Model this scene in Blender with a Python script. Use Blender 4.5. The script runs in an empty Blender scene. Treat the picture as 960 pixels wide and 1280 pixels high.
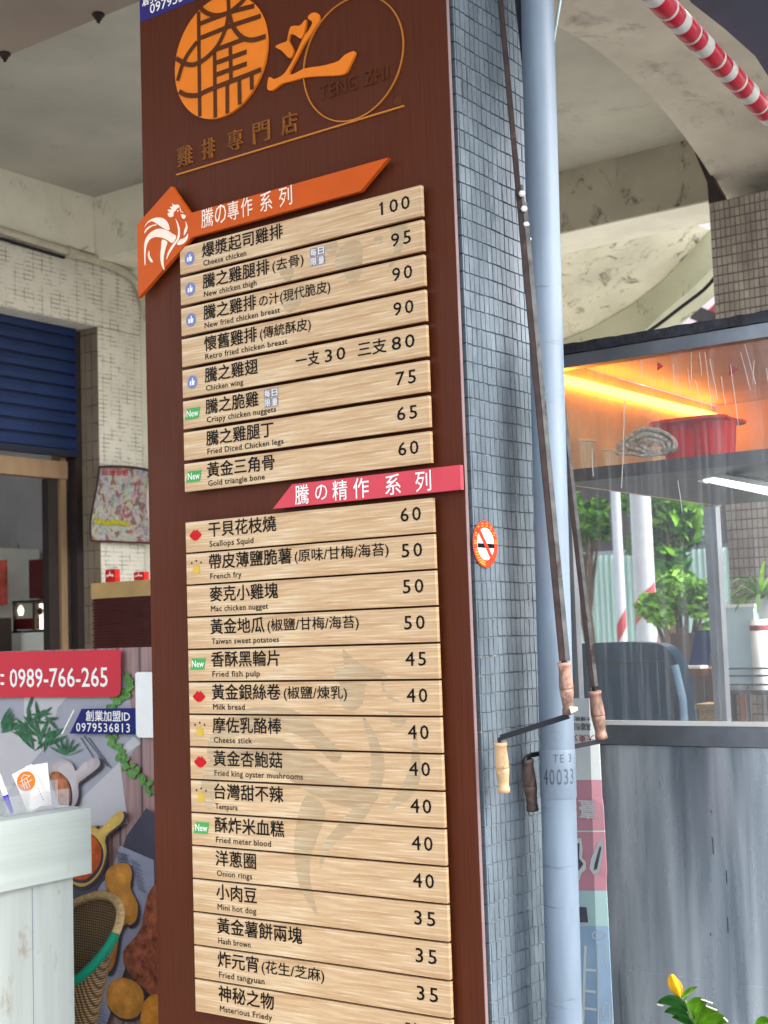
import bpy, math, random
import numpy as np
from mathutils import Vector, Matrix
from mathutils.geometry import tessellate_polygon
random.seed(7)
SC = bpy.context.scene
COL = SC.collection
PI = math.pi
# ------------------------------------------------------------------ camera
F = 1730.158                      # focal length in photo pixels (photo 960 x 1280)
CAM = Vector((2.43759, -2.53465, 1.5))
RX = Vector((0.81009966, 0.58535156, -0.03319788))
UP = Vector((0.07777373, -0.05116714, 0.99565716))
FW = Vector((-0.58111082, 0.80916344, 0.08697545))
cd = bpy.data.cameras.new('camera'); cam = bpy.data.objects.new('camera', cd); COL.objects.link(cam)
cam.matrix_world = Matrix(((RX.x, UP.x, -FW.x, CAM.x), (RX.y, UP.y, -FW.y, CAM.y), (RX.z, UP.z, -FW.z, CAM.z), (0, 0, 0, 1)))
cd.sensor_fit = 'HORIZONTAL'; cd.sensor_width = 7.0; cd.lens = F / 960 * 7.0
cd.clip_start = .05; cd.clip_end = 600
cd.dof.use_dof = True; cd.dof.focus_distance = 3.15; cd.dof.aperture_fstop = 2.0
SC.camera = cam
# ------------------------------------------------------------------ light
SUN_DIR = Vector((-1.0, -.25, -1.0)).normalized()        # the way the light travels
w = bpy.data.worlds.new('World'); SC.world = w; w.use_nodes = True
nt = w.node_tree; bg = nt.nodes['Background']; sky = nt.nodes.new('ShaderNodeTexSky')
sky.sky_type = 'NISHITA'; sky.sun_disc = False
el = math.asin(-SUN_DIR.z); sky.sun_elevation = el
sky.sun_rotation = math.atan2(-SUN_DIR.x, -SUN_DIR.y)
sky.air_density = 1.0; sky.dust_density = 3.0; sky.ozone_density = 1.0
hs = nt.nodes.new('ShaderNodeHueSaturation'); hs.inputs['Saturation'].default_value = .42      # thin overcast
nt.links.new(sky.outputs[0], hs.inputs['Color']); nt.links.new(hs.outputs[0], bg.inputs[0]); bg.inputs[1].default_value = .15
sd = bpy.data.lights.new('sun', 'SUN'); sun = bpy.data.objects.new('sun', sd); COL.objects.link(sun)
sd.energy = .5; sd.angle = math.radians(22); sd.color = (1, .95, .87)
sun.rotation_euler = SUN_DIR.to_track_quat('-Z', 'Y').to_euler()
SC.view_settings.view_transform = 'Standard'; SC.view_settings.look = 'None'
SC.view_settings.exposure = 2.2; SC.view_settings.gamma = 1

# ------------------------------------------------------------------ helpers: measuring
def ray(px, py): return RX * ((px - 480) / F) - UP * ((py - 640) / F) + FW
def on_y(px, py, Y): d = ray(px, py); return CAM + d * ((Y - CAM.y) / d.y)
def on_x(px, py, X): d = ray(px, py); return CAM + d * ((X - CAM.x) / d.x)
def on_z(px, py, Z): d = ray(px, py); return CAM + d * ((Z - CAM.z) / d.z)
def at(px, py, t): return CAM + ray(px, py) * t
def xz(px, py, Y): p = on_y(px, py, Y); return (p.x, p.z)
# ------------------------------------------------------------------ helpers: materials
def lin(c):
    return tuple((v / 255 / 12.92 if v / 255 <= .04045 else ((v / 255 + .055) / 1.055) ** 2.4) for v in c) + (1,)
def nodes_mat(name):
    m = bpy.data.materials.new(name); m.use_nodes = True
    n = m.node_tree; b = n.nodes['Principled BSDF']
    return m, n, b
def N(n, t, **k):
    x = n.nodes.new(t)
    for a, v in k.items():
        if a.startswith('i_'): x.inputs[a[2:].replace('_', ' ')].default_value = v
        else: setattr(x, a, v)
    return x
def ramp(n, fac, stops):
    r = n.nodes.new('ShaderNodeValToRGB'); e = r.color_ramp.elements
    while len(e) < len(stops): e.new(.5)
    for i, (p, c) in enumerate(stops): e[i].position = p; e[i].color = c
    n.links.new(fac, r.inputs[0]); return r.outputs[0]
def coords(n, scale=(1, 1, 1), rot=(0, 0, 0), kind='Object', loc=(0, 0, 0)):
    if kind == 'World':
        g = n.nodes.new('ShaderNodeNewGeometry'); out = g.outputs['Position']
    else:
        g = n.nodes.new('ShaderNodeTexCoord'); out = g.outputs[kind]
    m = n.nodes.new('ShaderNodeMapping'); m.inputs['Scale'].default_value = scale; m.inputs['Rotation'].default_value = rot
    m.inputs['Location'].default_value = loc
    n.links.new(out, m.inputs[0]); return m.outputs[0]
def noise(n, vec, scale, detail=4, rough=.55, dist=0):
    x = N(n, 'ShaderNodeTexNoise'); x.inputs['Scale'].default_value = scale; x.inputs['Detail'].default_value = detail
    x.inputs['Roughness'].default_value = rough; x.inputs['Distortion'].default_value = dist
    n.links.new(vec, x.inputs['Vector']); return x.outputs['Fac']
def mixc(n, fac, a, b, mode='MIX'):
    x = n.nodes.new('ShaderNodeMix'); x.data_type = 'RGBA'; x.blend_type = mode
    for s, v in ((0, fac), (6, a), (7, b)):
        if isinstance(v, (int, float, tuple)): x.inputs[s].default_value = v
        else: n.links.new(v, x.inputs[s])
    return x.outputs[2]
def bump(n, b, h, strength=.3, dist=.01):
    x = n.nodes.new('ShaderNodeBump'); x.inputs['Strength'].default_value = strength; x.inputs['Distance'].default_value = dist
    n.links.new(h, x.inputs['Height']); n.links.new(x.outputs[0], b.inputs['Normal'])
def plain(name, c, rough=.6, metal=0, var=.12, scale=12, bmp=.05, emit=0, spec=None, coat=0, dirt=None, stretch=(1, 1, 1)):
    m, n, b = nodes_mat(name); c = lin(c)
    v = coords(n, stretch, kind='World'); f = noise(n, v, scale, 5)
    lo = tuple(x * (1 - var * 1.6) for x in c[:3]) + (1,); hi = tuple(min(1, x * (1 + var)) for x in c[:3]) + (1,)
    col = ramp(n, f, [(.3, lo), (.7, hi)])
    if dirt:
        f2 = noise(n, coords(n, (1, 1, .6), kind='World', loc=(3, 1, 2)), dirt[1], 9, .72, .6)
        col = mixc(n, ramp(n, f2, [(dirt[2], (0, 0, 0, 1)), (dirt[2] + dirt[3], (1, 1, 1, 1))]), col, lin(dirt[0]))
    n.links.new(col, b.inputs['Base Color'])
    b.inputs['Roughness'].default_value = rough; b.inputs['Metallic'].default_value = metal
    b.inputs['Coat Weight'].default_value = coat
    b.inputs['Specular IOR Level'].default_value = spec if spec is not None else (.12 if bmp == 0 else .4)
    if bmp: bump(n, b, noise(n, v, scale * 3, 6), bmp * 2, .004)
    if emit: b.inputs['Emission Color'].default_value = c; b.inputs['Emission Strength'].default_value = emit
    return m
def wood_print(name, tint=(1, 1, 1)):
    """pale plank laminate: long horizontal grain with tan and brown streaks"""
    m, n, b = nodes_mat(name)
    v = coords(n, (.9, 1, 14), kind='Object')
    oi = n.nodes.new('ShaderNodeObjectInfo')
    f1 = noise(n, v, 3.2, 6, .6, .5); f2 = noise(n, coords(n, (2.2, 1, 95), kind='Object'), 3.0, 5, .65, .3)
    f3 = noise(n, coords(n, (.8, 1, 17), kind='Object', loc=(4.3, 0, 2.1)), 3.4, 4, .6, .9)
    t = lambda r, g, bb: tuple(x * y for x, y in zip(lin((r, g, bb))[:3], tint)) + (1,)
    c1 = ramp(n, f1, [(.30, t(178, 140, 98)), (.45, t(196, 162, 122)), (.6, t(208, 180, 142)), (.75, t(214, 192, 160))])
    c2 = mixc(n, ramp(n, f2, [(.36, (.5, .5, .5, 1)), (.54, (0, 0, 0, 1))]), c1, t(166, 126, 88))
    c2 = mixc(n, ramp(n, f2, [(.56, (0, 0, 0, 1)), (.7, (.75, .75, .75, 1))]), c2, t(232, 216, 190))
    c3 = mixc(n, ramp(n, f3, [(.60, (0, 0, 0, 1)), (.72, (.42, .42, .42, 1))]), c2, t(150, 102, 72))
    n.links.new(c3, b.inputs['Base Color']); b.inputs['Roughness'].default_value = .48
    b.inputs['Specular IOR Level'].default_value = .3
    bump(n, b, f2, .12, .002)
    return m
def tiles_mat(name, c, rough=.22, specks=(200, 190, 175), dirt=(60, 66, 74)):
    m, n, b = nodes_mat(name)
    oi = n.nodes.new('ShaderNodeNewGeometry')
    f = noise(n, coords(n, (1, 1, .35), kind='World'), 9, 6, .6)
    g = noise(n, coords(n, (1, 6, 1), kind='World'), 22, 5, .7)
    base = ramp(n, f, [(.28, tuple(x * .62 for x in lin(c)[:3]) + (1,)), (.5, lin(c)), (.75, tuple(min(1, x * 1.3) for x in lin(c)[:3]) + (1,))])
    col = mixc(n, ramp(n, g, [(.60, (0, 0, 0, 1)), (.72, (.7, .7, .7, 1))]), base, lin(dirt))
    rnd = ramp(n, oi.outputs['Random Per Island'], [(0, (.80, .80, .82, 1)), (1, (1.0, 1.0, 1.0, 1))])
    col = mixc(n, 1.0, col, rnd, 'MULTIPLY')
    n.links.new(col, b.inputs['Base Color'])
    n.links.new(ramp(n, g, [(.3, (rough,) * 3 + (1,)), (.8, (rough + .3,) * 3 + (1,))]), b.inputs['Roughness'])
    bump(n, b, noise(n, coords(n, (1, 1, 1), kind='World'), 45, 4), .35, .003)
    return m
def brick_mat(name, c1, c2, mortar, scale, bw, bh, axis, ms=.03, rough=.6, vary=.5):
    """small tiling for surfaces too far away to pick tiles apart; axis says which world plane"""
    m, n, b = nodes_mat(name)
    g = n.nodes.new('ShaderNodeNewGeometry'); sp = n.nodes.new('ShaderNodeSeparateXYZ'); cb = n.nodes.new('ShaderNodeCombineXYZ')
    n.links.new(g.outputs['Position'], sp.inputs[0]); n.links.new(sp.outputs[axis], cb.inputs[0]); n.links.new(sp.outputs['Z'], cb.inputs[1])
    k = n.nodes.new('ShaderNodeTexBrick'); k.inputs['Scale'].default_value = scale; k.inputs['Brick Width'].default_value = bw
    k.inputs['Row Height'].default_value = bh; k.inputs['Mortar Size'].default_value = ms; k.offset = 0; k.inputs['Mortar Smooth'].default_value = .4
    k.inputs['Color1'].default_value = lin(c1); k.inputs['Color2'].default_value = lin(c2); k.inputs['Mortar'].default_value = lin(mortar)
    n.links.new(cb.outputs[0], k.inputs['Vector'])
    f = noise(n, coords(n, (1, 1, 1), kind='World'), 14, 7, .65)
    gap = ramp(n, f, [(.42, (0, 0, 0, 1)), (.56, (vary, vary, vary, 1))])
    col = mixc(n, gap, k.outputs['Color'], lin(c1)); f2 = noise(n, coords(n, (1, 1, 1), kind='World'), 2.2, 6, .6)
    col = mixc(n, ramp(n, f2, [(.5, (0, 0, 0, 1)), (.75, (.3, .3, .3, 1))]), col, lin(tuple(x * .62 for x in c1)))
    n.links.new(col, b.inputs['Base Color']); b.inputs['Roughness'].default_value = rough
    inv = N(n, 'ShaderNodeMath', operation='SUBTRACT'); inv.inputs[0].default_value = 1; n.links.new(k.outputs['Fac'], inv.inputs[1])
    bump(n, b, inv.outputs[0], .6, .004)
    return m
# ------------------------------------------------------------------ helpers: meshes
WL = {}                                   # world location of every object made here
def empty(name, loc, label, cat, group=None):
    o = bpy.data.objects.new(name, None); COL.objects.link(o); o.location = loc; o.empty_display_size = .05
    o['label'] = label; o['category'] = cat
    if group: o['group'] = group
    WL[o] = Vector(loc); return o
def tag(o, label=None, cat=None, group=None, kind=None):
    for k, v in (('label', label), ('category', cat), ('group', group), ('kind', kind)):
        if v: o[k] = v
    return o
def adopt(o, parent):
    if parent is not None:
        o.parent = parent; o.matrix_parent_inverse = Matrix.Translation(-WL[parent])
class MB:
    def __init__(s): s.v = []; s.f = []; s.m = []; s.mi = 0; s.sm = []
    def add(s, vs, fs, smooth=False):
        k = len(s.v); s.v += [tuple(x) for x in vs]
        for f in fs: s.f.append(tuple(i + k for i in f)); s.m.append(s.mi); s.sm.append(smooth)
        return s
    def box(s, a, b, R=None, c=None):
        x0, y0, z0 = a; x1, y1, z1 = b
        vs = [Vector(p) for p in ((x0, y0, z0), (x1, y0, z0), (x1, y1, z0), (x0, y1, z0), (x0, y0, z1), (x1, y0, z1), (x1, y1, z1), (x0, y1, z1))]
        if R is not None: c = c or Vector(((x0 + x1) / 2, (y0 + y1) / 2, (z0 + z1) / 2)); vs = [c + R @ (v - c) for v in vs]
        return s.add(vs, ((0, 3, 2, 1), (4, 5, 6, 7), (0, 1, 5, 4), (1, 2, 6, 5), (2, 3, 7, 6), (3, 0, 4, 7)))
    def bar(s, p, q, w, h=None, up=(0, 0, 1)):
        p, q = Vector(p), Vector(q); h = h or w; d = (q - p).normalized(); up = Vector(up)
        a = d.cross(up)
        if a.length < 1e-3: a = d.cross(Vector((1, 0, 0)))
        a.normalize(); b = a.cross(d); vs = []
        for c in (p, q):
            for i, j in ((-1, -1), (1, -1), (1, 1), (-1, 1)): vs.append(c + a * (i * w / 2) + b * (j * h / 2))
        return s.add(vs, ((3, 2, 1, 0), (4, 5, 6, 7), (0, 1, 5, 4), (1, 2, 6, 5), (2, 3, 7, 6), (3, 0, 4, 7)))
    def tube(s, pts, r, seg=10, caps=True):
        pts = [Vector(p) for p in pts]; rs = r if isinstance(r, (list, tuple)) else [r] * len(pts); vs = []; fs = []; ref = None
        for i, p in enumerate(pts):
            d = (pts[min(i + 1, len(pts) - 1)] - pts[max(i - 1, 0)]).normalized()
            if ref is None: ref = d.cross(Vector((0, 0, 1))) if abs(d.z) < .95 else d.cross(Vector((0, 1, 0)))
            a = (ref - d * ref.dot(d)).normalized(); ref = a; b = d.cross(a)
            for k in range(seg):
                t = 2 * PI * k / seg; vs.append(p + (a * math.cos(t) + b * math.sin(t)) * rs[i])
        for i in range(len(pts) - 1):
            for k in range(seg): fs.append((i * seg + k, i * seg + (k + 1) % seg, (i + 1) * seg + (k + 1) % seg, (i + 1) * seg + k))
        s.add(vs, fs, True)
        if caps:
            s.add(vs[:seg], [tuple(range(seg))[::-1]]); s.add(vs[-seg:], [tuple(range(seg))])
        return s
    def lathe(s, base, axis, prof, seg=16):
        """prof: (distance along the axis, radius)"""
        base = Vector(base); ax = Vector(axis).normalized()
        return s.tube([base + ax * (h + i * 1e-6) for i, (h, r) in enumerate(prof)], [r for h, r in prof], seg)
    def prism(s, loop, Y0, Y1, f=lambda x, y, z: (x, y, z)):
        """outline in x,z; front at Y0, back at Y1 (None: front face only)"""
        loop = list(loop); area = sum(a[0] * b[1] - b[0] * a[1] for a, b in zip(loop, loop[1:] + loop[:1]))
        if area < 0: loop.reverse()
        n = len(loop); tr = tessellate_polygon([[Vector((x, z, 0)) for x, z in loop]])
        def fx(t):
            a, b, c = (loop[i] for i in t); ar = (b[0] - a[0]) * (c[1] - a[1]) - (c[0] - a[0]) * (b[1] - a[1])
            return tuple(t) if ar > 0 else tuple(t)[::-1]
        tr = [fx(t) for t in tr]
        s.add([f(x, Y0, z) for x, z in loop], tr)
        if Y1 is not None:
            s.add([f(x, Y1, z) for x, z in loop], [t[::-1] for t in tr])
            vs = [f(x, Y0, z) for x, z in loop] + [f(x, Y1, z) for x, z in loop]
            s.add(vs, [((i + 1) % n, i, i + n, (i + 1) % n + n) for i in range(n)])
        return s
    def strip(s, pts, w, Y0, Y1=None, f=lambda x, y, z: (x, y, z)):
        """line of width w along 2D points"""
        n = len(pts); L = []; Rr = []
        for i in range(n):
            a = Vector(pts[max(i - 1, 0)]); b = Vector(pts[min(i + 1, n - 1)]); d = (b - a).normalized(); nn = Vector((-d.y, d.x)) * w / 2
            p = Vector(pts[i]); L.append(tuple(p + nn)); Rr.append(tuple(p - nn))
        for i in range(n - 1): s.prism([L[i], L[i + 1], Rr[i + 1], Rr[i]], Y0, Y1, f)
        return s
    def grid(s, P, smooth=True):
        nu, nv = len(P), len(P[0]); vs = [p for r in P for p in r]
        return s.add(vs, [(i * nv + j, (i + 1) * nv + j, (i + 1) * nv + j + 1, i * nv + j + 1) for i in range(nu - 1) for j in range(nv - 1)], smooth)
    def obj(s, name, mats, parent=None, label=None, cat=None, group=None, kind=None, shift=True):
        if not isinstance(mats, (list, tuple)): mats = [mats]
        V = np.array(s.v, dtype=float); c = (V.min(0) + V.max(0)) / 2 if shift else np.zeros(3)
        me = bpy.data.meshes.new(name); me.from_pydata([tuple(p) for p in V - c], [], s.f)
        for m in mats: me.materials.append(m)
        me.polygons.foreach_set('material_index', s.m); me.polygons.foreach_set('use_smooth', s.sm); me.update()
        o = bpy.data.objects.new(name, me); COL.objects.link(o); o.location = Vector(c); WL[o] = Vector(c); adopt(o, parent)
        return tag(o, label, cat, group, kind)
def smooth(pts, k=4, closed=True):
    n = len(pts); out = []
    rng = range(n) if closed else range(n - 1)
    for i in rng:
        if closed: p = [Vector(pts[(i + j - 1) % n]) for j in range(4)]
        else: p = [Vector(pts[min(max(i + j - 1, 0), n - 1)]) for j in range(4)]
        for t in range(k):
            t /= k
            out.append(tuple(.5 * ((2 * p[1]) + (-p[0] + p[2]) * t + (2 * p[0] - 5 * p[1] + 4 * p[2] - p[3]) * t * t + (-p[0] + 3 * p[1] - 3 * p[2] + p[3]) * t ** 3)))
    if not closed: out.append(tuple(pts[-1]))
    return out
TXT = {}
def glyphs(body, bold=0, track=1.0):
    key = (body, bold, track)
    if key not in TXT:
        c = bpy.data.curves.new('t', 'FONT'); c.body = body; c.size = 1; c.offset = bold; c.space_character = track; c.resolution_u = 2
        o = bpy.data.objects.new('t', c); COL.objects.link(o)
        dg = bpy.context.evaluated_depsgraph_get(); me = bpy.data.meshes.new_from_object(o.evaluated_get(dg))
        vs = np.array([tuple(v.co) for v in me.vertices])[:, :2]; fs = [tuple(p.vertices) for p in me.polygons]
        bpy.data.objects.remove(o); bpy.data.curves.remove(c); bpy.data.meshes.remove(me)
        TXT[key] = (vs, fs)
    return TXT[key]
def write(mb, body, x0, x1, z, em, Y, bold=0, track=1.0, f=None, fix_h=False, flip=False):
    """text between x0 and x1, baseline z, em height em, on the plane y=Y facing -y"""
    thick = bold * .35; vs, fs = glyphs(body, 0, track); mn, mx = vs.min(0), vs.max(0)
    sx = (x1 - x0) / (mx[0] - mn[0]); sz = em if not fix_h else em / (mx[1] - mn[1])
    off = 0 if not fix_h else mn[1]
    k = abs(em) * thick * 2.2
    for n_, (ex, ez) in enumerate(((0, 0),) if bold < .004 else ((-k, -k), (k, k), (k, -k), (-k, k))):
        out = []
        for a, b in vs:
            x = x0 + (a - mn[0]) * sx + ex; zz = z + (b - off) * sz + ez
            if flip: x = x0 + x1 - x; zz = 2 * z + em - zz
            out.append((x, Y - n_ * .00006, zz) if f is None else f(x, Y - n_ * .00006, zz))
        mb.add(out, fs)
    return mb

# ------------------------------------------------------------------ materials
M = {}
M['plank'] = wood_print('plank_laminate'); M['plank_grey'] = wood_print('plank_laminate_grey_print', (.80, .84, .86))
def board_mat():
    m, n, b = nodes_mat('mahogany_board')
    f = noise(n, coords(n, (60, 1, 1.2), kind='World'), 3, 6, .6); g = noise(n, coords(n, (14, 1, .6), kind='World'), 2.2, 4)
    c = ramp(n, f, [(.3, lin((70, 30, 14))), (.7, lin((90, 42, 22)))]); c = mixc(n, ramp(n, g, [(.35, (0, 0, 0, 1)), (.7, (.6, .6, .6, 1))]), c, lin((80, 38, 18)))
    n.links.new(c, b.inputs['Base Color']); b.inputs['Specular IOR Level'].default_value = .12
    q = noise(n, coords(n, (1, 1, 1), kind='World'), 2.2, 6, .65, .4); n.links.new(ramp(n, q, [(.35, (.38,) * 3 + (1,)), (.65, (.6,) * 3 + (1,))]), b.inputs['Roughness'])
    dd = noise(n, coords(n, (1, 1, 1), kind='World'), 70, 4, .8); c = mixc(n, ramp(n, dd, [(.70, (0, 0, 0, 1)), (.76, (.35, .35, .35, 1))]), c, lin((150, 120, 104))); n.links.new(c, b.inputs['Base Color'])
    bump(n, b, f, .08, .001); return m
M['board'] = board_mat()
M['edge'] = plain('edge_trim', (128, 104, 104), .5)
M['orange'] = plain('orange_acrylic', (194, 82, 18), .4, var=.04, bmp=0)
M['logo_orange'] = plain('logo_orange', (224, 122, 34), .4, var=.04, bmp=0)
M['logo_brown'] = plain('logo_brown', (84, 42, 18), .4, var=.05, bmp=0)
M['pink'] = plain('pink_acrylic', (204, 72, 84), .4, var=.04, bmp=0)
M['white'] = plain('white_print', (240, 236, 230), .5, var=.02, bmp=0)
M['cream'] = plain('cream_print', (244, 222, 204), .5, var=.02, bmp=0)
M['black'] = plain('black_print', (9, 7, 6), .5, var=.02, bmp=0)
M['gold_line'] = plain('gold_line', (186, 116, 48), .35, .2, var=.04, bmp=0)
M['bronze'] = plain('bronze_lettering', (112, 70, 36), .35, .2, var=.06, bmp=0)
M['navy'] = plain('navy_print', (52, 46, 112), .4, var=.04, bmp=0)
M['icon_blue'] = plain('icon_blue', (118, 128, 178), .5, bmp=0, var=.03)
M['icon_green'] = plain('icon_green', (72, 160, 84), .5, bmp=0, var=.03)
M['icon_red'] = plain('icon_red', (188, 22, 28), .5, bmp=0, var=.03)
M['icon_gold'] = plain('icon_gold', (204, 168, 62), .5, bmp=0, var=.03)
M['icon_grey'] = plain('icon_grey', (128, 126, 142), .5, bmp=0, var=.03)
M['tile'] = tiles_mat('blue_grey_glazed_tile', (104, 116, 124))
def grout_mat():
    m, n, b = nodes_mat('painted_grout')
    f = noise(n, coords(n, (1, 8, 1), kind='World'), 6, 5, .7)
    c = ramp(n, f, [(.35, lin((82, 90, 96))), (.55, lin((104, 112, 118))), (.66, lin((176, 160, 142)))])
    n.links.new(c, b.inputs['Base Color']); b.inputs['Roughness'].default_value = .8; return m
M['grout'] = grout_mat()
def pipe_mat():
    m, n, b = nodes_mat('grey_pvc')
    f = noise(n, coords(n, (1, 1, .25), kind='World'), 9, 6, .6); g = noise(n, coords(n, (1, 1, 9), kind='World'), 4.5, 5, .7)
    c = ramp(n, f, [(.3, lin((98, 112, 126))), (.7, lin((124, 140, 156)))])
    c = mixc(n, ramp(n, g, [(.62, (0, 0, 0, 1)), (.70, (.7, .7, .7, 1))]), c, lin((66, 74, 84)))
    n.links.new(c, b.inputs['Base Color']); b.inputs['Roughness'].default_value = .38; bump(n, b, f, .1, .002); return m
M['pvc'] = pipe_mat(); M['pvc_mark'] = plain('pvc_stamp', (84, 94, 108), .6, bmp=0)
M['rust'] = plain('rusty_bar', (50, 36, 34), .65, .3, var=.3, scale=30, dirt=((74, 54, 42), 20, .58, .1))
M['steel_bar'] = plain('grey_bar', (98, 98, 96), .55, .3, var=.25, scale=30, dirt=((58, 46, 40), 18, .56, .08))
M['dark_metal'] = plain('dark_metal', (36, 38, 44), .5, .4)
M['handle_wood'] = plain('pale_turned_wood', (190, 156, 118), .55, var=.12, scale=20, dirt=((112, 84, 60), 30, .52, .14))
M['handle_pink'] = plain('pinkish_turned_wood', (168, 128, 112), .55, var=.15, scale=20, dirt=((104, 82, 70), 30, .46, .12))
M['handle_old'] = plain('grimy_turned_wood', (92, 72, 66), .6, var=.2, scale=30, dirt=((58, 46, 42), 40, .48, .12))
M['concrete'] = plain('painted_concrete', (212, 204, 188), .85, var=.12, scale=2.6, bmp=.7, dirt=((118, 110, 94), 4.5, .55, .22))
M['ceiling'] = plain('ceiling_plaster', (184, 182, 170), .85, var=.12, scale=1.6, bmp=.2, dirt=((120, 114, 98), 2.2, .56, .25))
M['beam'] = plain('beam_plaster', (148, 134, 122), .85, var=.1, scale=2.2, bmp=.2)
M['white_wall'] = plain('whitewashed_beam', (246, 242, 224), .85, var=.08, scale=3, bmp=.3, dirt=((160, 150, 124), 10, .60, .12))
M['mould'] = plain('mould_stained_plaster', (232, 228, 206), .85, var=.14, scale=2.4, bmp=.3, dirt=((104, 90, 60), 7, .54, .12))
M['mould_dark'] = plain('damp_plaster', (188, 182, 164), .85, var=.14, scale=3, bmp=.6, dirt=((74, 66, 54), 9, .56, .10))
M['green_wall'] = plain('greenish_plaster', (190, 190, 164), .85, var=.1, scale=3, bmp=.3, dirt=((104, 104, 74), 9, .58, .08))
M['wall_tile'] = brick_mat('cream_wall_tile', (244, 240, 226), (238, 233, 217), (150, 144, 130), 1, .06, .024, 'Y', .0026, vary=1)
M['reveal_tile'] = brick_mat('brown_wall_tile', (150, 136, 116), (138, 124, 104), (96, 86, 72), 1, .05, .1, 'X', .004, vary=.6)
M['far_tile'] = tiles_mat('taupe_wall_tile', (158, 148, 134), .35, dirt=(110, 102, 92)); M['far_grout'] = plain('dark_grout', (112, 102, 90), .9)
M['ground'] = plain('paving', (176, 172, 164), .9, var=.1, scale=3, bmp=.3)
M['asphalt'] = plain('asphalt', (104, 104, 104), .9, var=.15, scale=40, bmp=.3)
M['blue_shutter'] = plain('blue_shutter', (10, 44, 96), .5, .1, var=.18, scale=3, dirt=((120, 110, 96), 9, .68, .05))
M['shutter_groove'] = plain('shutter_groove', (16, 30, 56), .6)
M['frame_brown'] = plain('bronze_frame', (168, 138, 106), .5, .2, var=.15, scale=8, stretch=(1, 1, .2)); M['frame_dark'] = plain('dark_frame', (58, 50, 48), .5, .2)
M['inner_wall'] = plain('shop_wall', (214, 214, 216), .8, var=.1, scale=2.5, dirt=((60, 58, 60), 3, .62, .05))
M['fridge'] = plain('white_enamel', (236, 238, 228), .4, var=.03); M['dark_red'] = plain('dark_red_lacquer', (88, 22, 22), .35)
M['poster_red'] = plain('red_poster', (210, 96, 80), .5, var=.5, scale=9, bmp=0)
M['lamp_white'] = plain('lit_shrine_lamp', (255, 226, 190), .5, emit=.45, var=.02, bmp=0)
M['paint_white'] = plain('white_painted_wood', (182, 192, 187), .5, var=.06, scale=5, stretch=(.3, .3, 7), bmp=.1, dirt=((176, 176, 166), 7, .60, .1))
M['paint_white_v'] = plain('white_painted_wood_upright', (172, 180, 176), .5, var=.07, scale=6, stretch=(5, 5, .3), bmp=.1, dirt=((150, 144, 132), 5, .56, .06))
def glassy(name, tint=(1, 1, 1, 1), opac=.06, rough=.03, gloss=.5, emit=None, streak=False):
    m, n, b = nodes_mat(name); n.nodes.remove(b); out = n.nodes['Material Output']
    t = N(n, 'ShaderNodeBsdfTransparent'); t.inputs[0].default_value = tint
    g = N(n, 'ShaderNodeBsdfGlossy'); g.inputs['Roughness'].default_value = rough
    d = N(n, 'ShaderNodeBsdfDiffuse'); d.inputs[0].default_value = (.8, .82, .84, 1)
    fr = N(n, 'ShaderNodeFresnel'); fr.inputs[0].default_value = 1.45
    mu = N(n, 'ShaderNodeMath', operation='MULTIPLY'); n.links.new(fr.outputs[0], mu.inputs[0]); mu.inputs[1].default_value = gloss
    m1 = N(n, 'ShaderNodeMixShader'); n.links.new(mu.outputs[0], m1.inputs[0]); n.links.new(t.outputs[0], m1.inputs[1]); n.links.new(g.outputs[0], m1.inputs[2])
    m2 = N(n, 'ShaderNodeMixShader'); n.links.new(m1.outputs[0], m2.inputs[1]); n.links.new(d.outputs[0], m2.inputs[2]); m2.inputs[0].default_value = opac
    if streak:
        f = noise(n, coords(n, (26, 1, .7), kind='World'), 3, 5, .6)
        n.links.new(ramp(n, f, [(.5, (opac,) * 3 + (1,)), (.72, (opac + .10,) * 3 + (1,))]), m2.inputs[0])
        g.inputs['Roughness'].default_value = .08
    n.links.new(m2.outputs[0], out.inputs[0]); return m
M['film'] = glassy('clear_plastic_sheet', opac=.055, streak=True); M['acrylic'] = glassy('clear_acrylic', opac=.14)
M['tub'] = plain('translucent_tub', (250, 232, 190), .3, bmp=0)
def steel_mat():
    m, n, b = nodes_mat('scuffed_stainless_steel')
    f = noise(n, coords(n, (7, 1, .35), kind='World'), 1.6, 4, .5, .4); g = noise(n, coords(n, (7, 1, .8), rot=(0, .5, 0), kind='World'), 1.3, 7, .62, .3)
    h = noise(n, coords(n, (9, 1, 1.0), rot=(0, -.75, 0), kind='World'), 1.6, 8, .6, .3)
    c = ramp(n, f, [(.3, lin((88, 98, 108))), (.5, lin((150, 160, 168))), (.68, lin((206, 214, 220)))]); c = mixc(n, ramp(n, g, [(.52, (0, 0, 0, 1)), (.72, (.55, .55, .55, 1))]), c, lin((236, 240, 242)))  # broad vertical bands are soft reflections put into the colour; diagonals are smears
    c = mixc(n, ramp(n, h, [(.54, (0, 0, 0, 1)), (.74, (.4, .4, .4, 1))]), c, lin((228, 232, 232)))
    n.links.new(c, b.inputs['Base Color']); b.inputs['Metallic'].default_value = .5
    n.links.new(ramp(n, h, [(.35, (.22,) * 3 + (1,)), (.7, (.42,) * 3 + (1,))]), b.inputs['Roughness'])
    bump(n, b, f, .06, .02); return m
M['steel'] = steel_mat(); M['steel_frame'] = plain('steel_rail', (140, 144, 150), .35, .8, var=.15, scale=8)
M['sooty'] = plain('sooty_canopy_edge', (50, 50, 58), .6, var=.4, scale=30, bmp=.4, dirt=((128, 96, 66), 30, .68, .05))
M['panel_wood'] = plain('varnished_panel', (222, 188, 136), .45, var=.15, scale=4)
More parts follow.
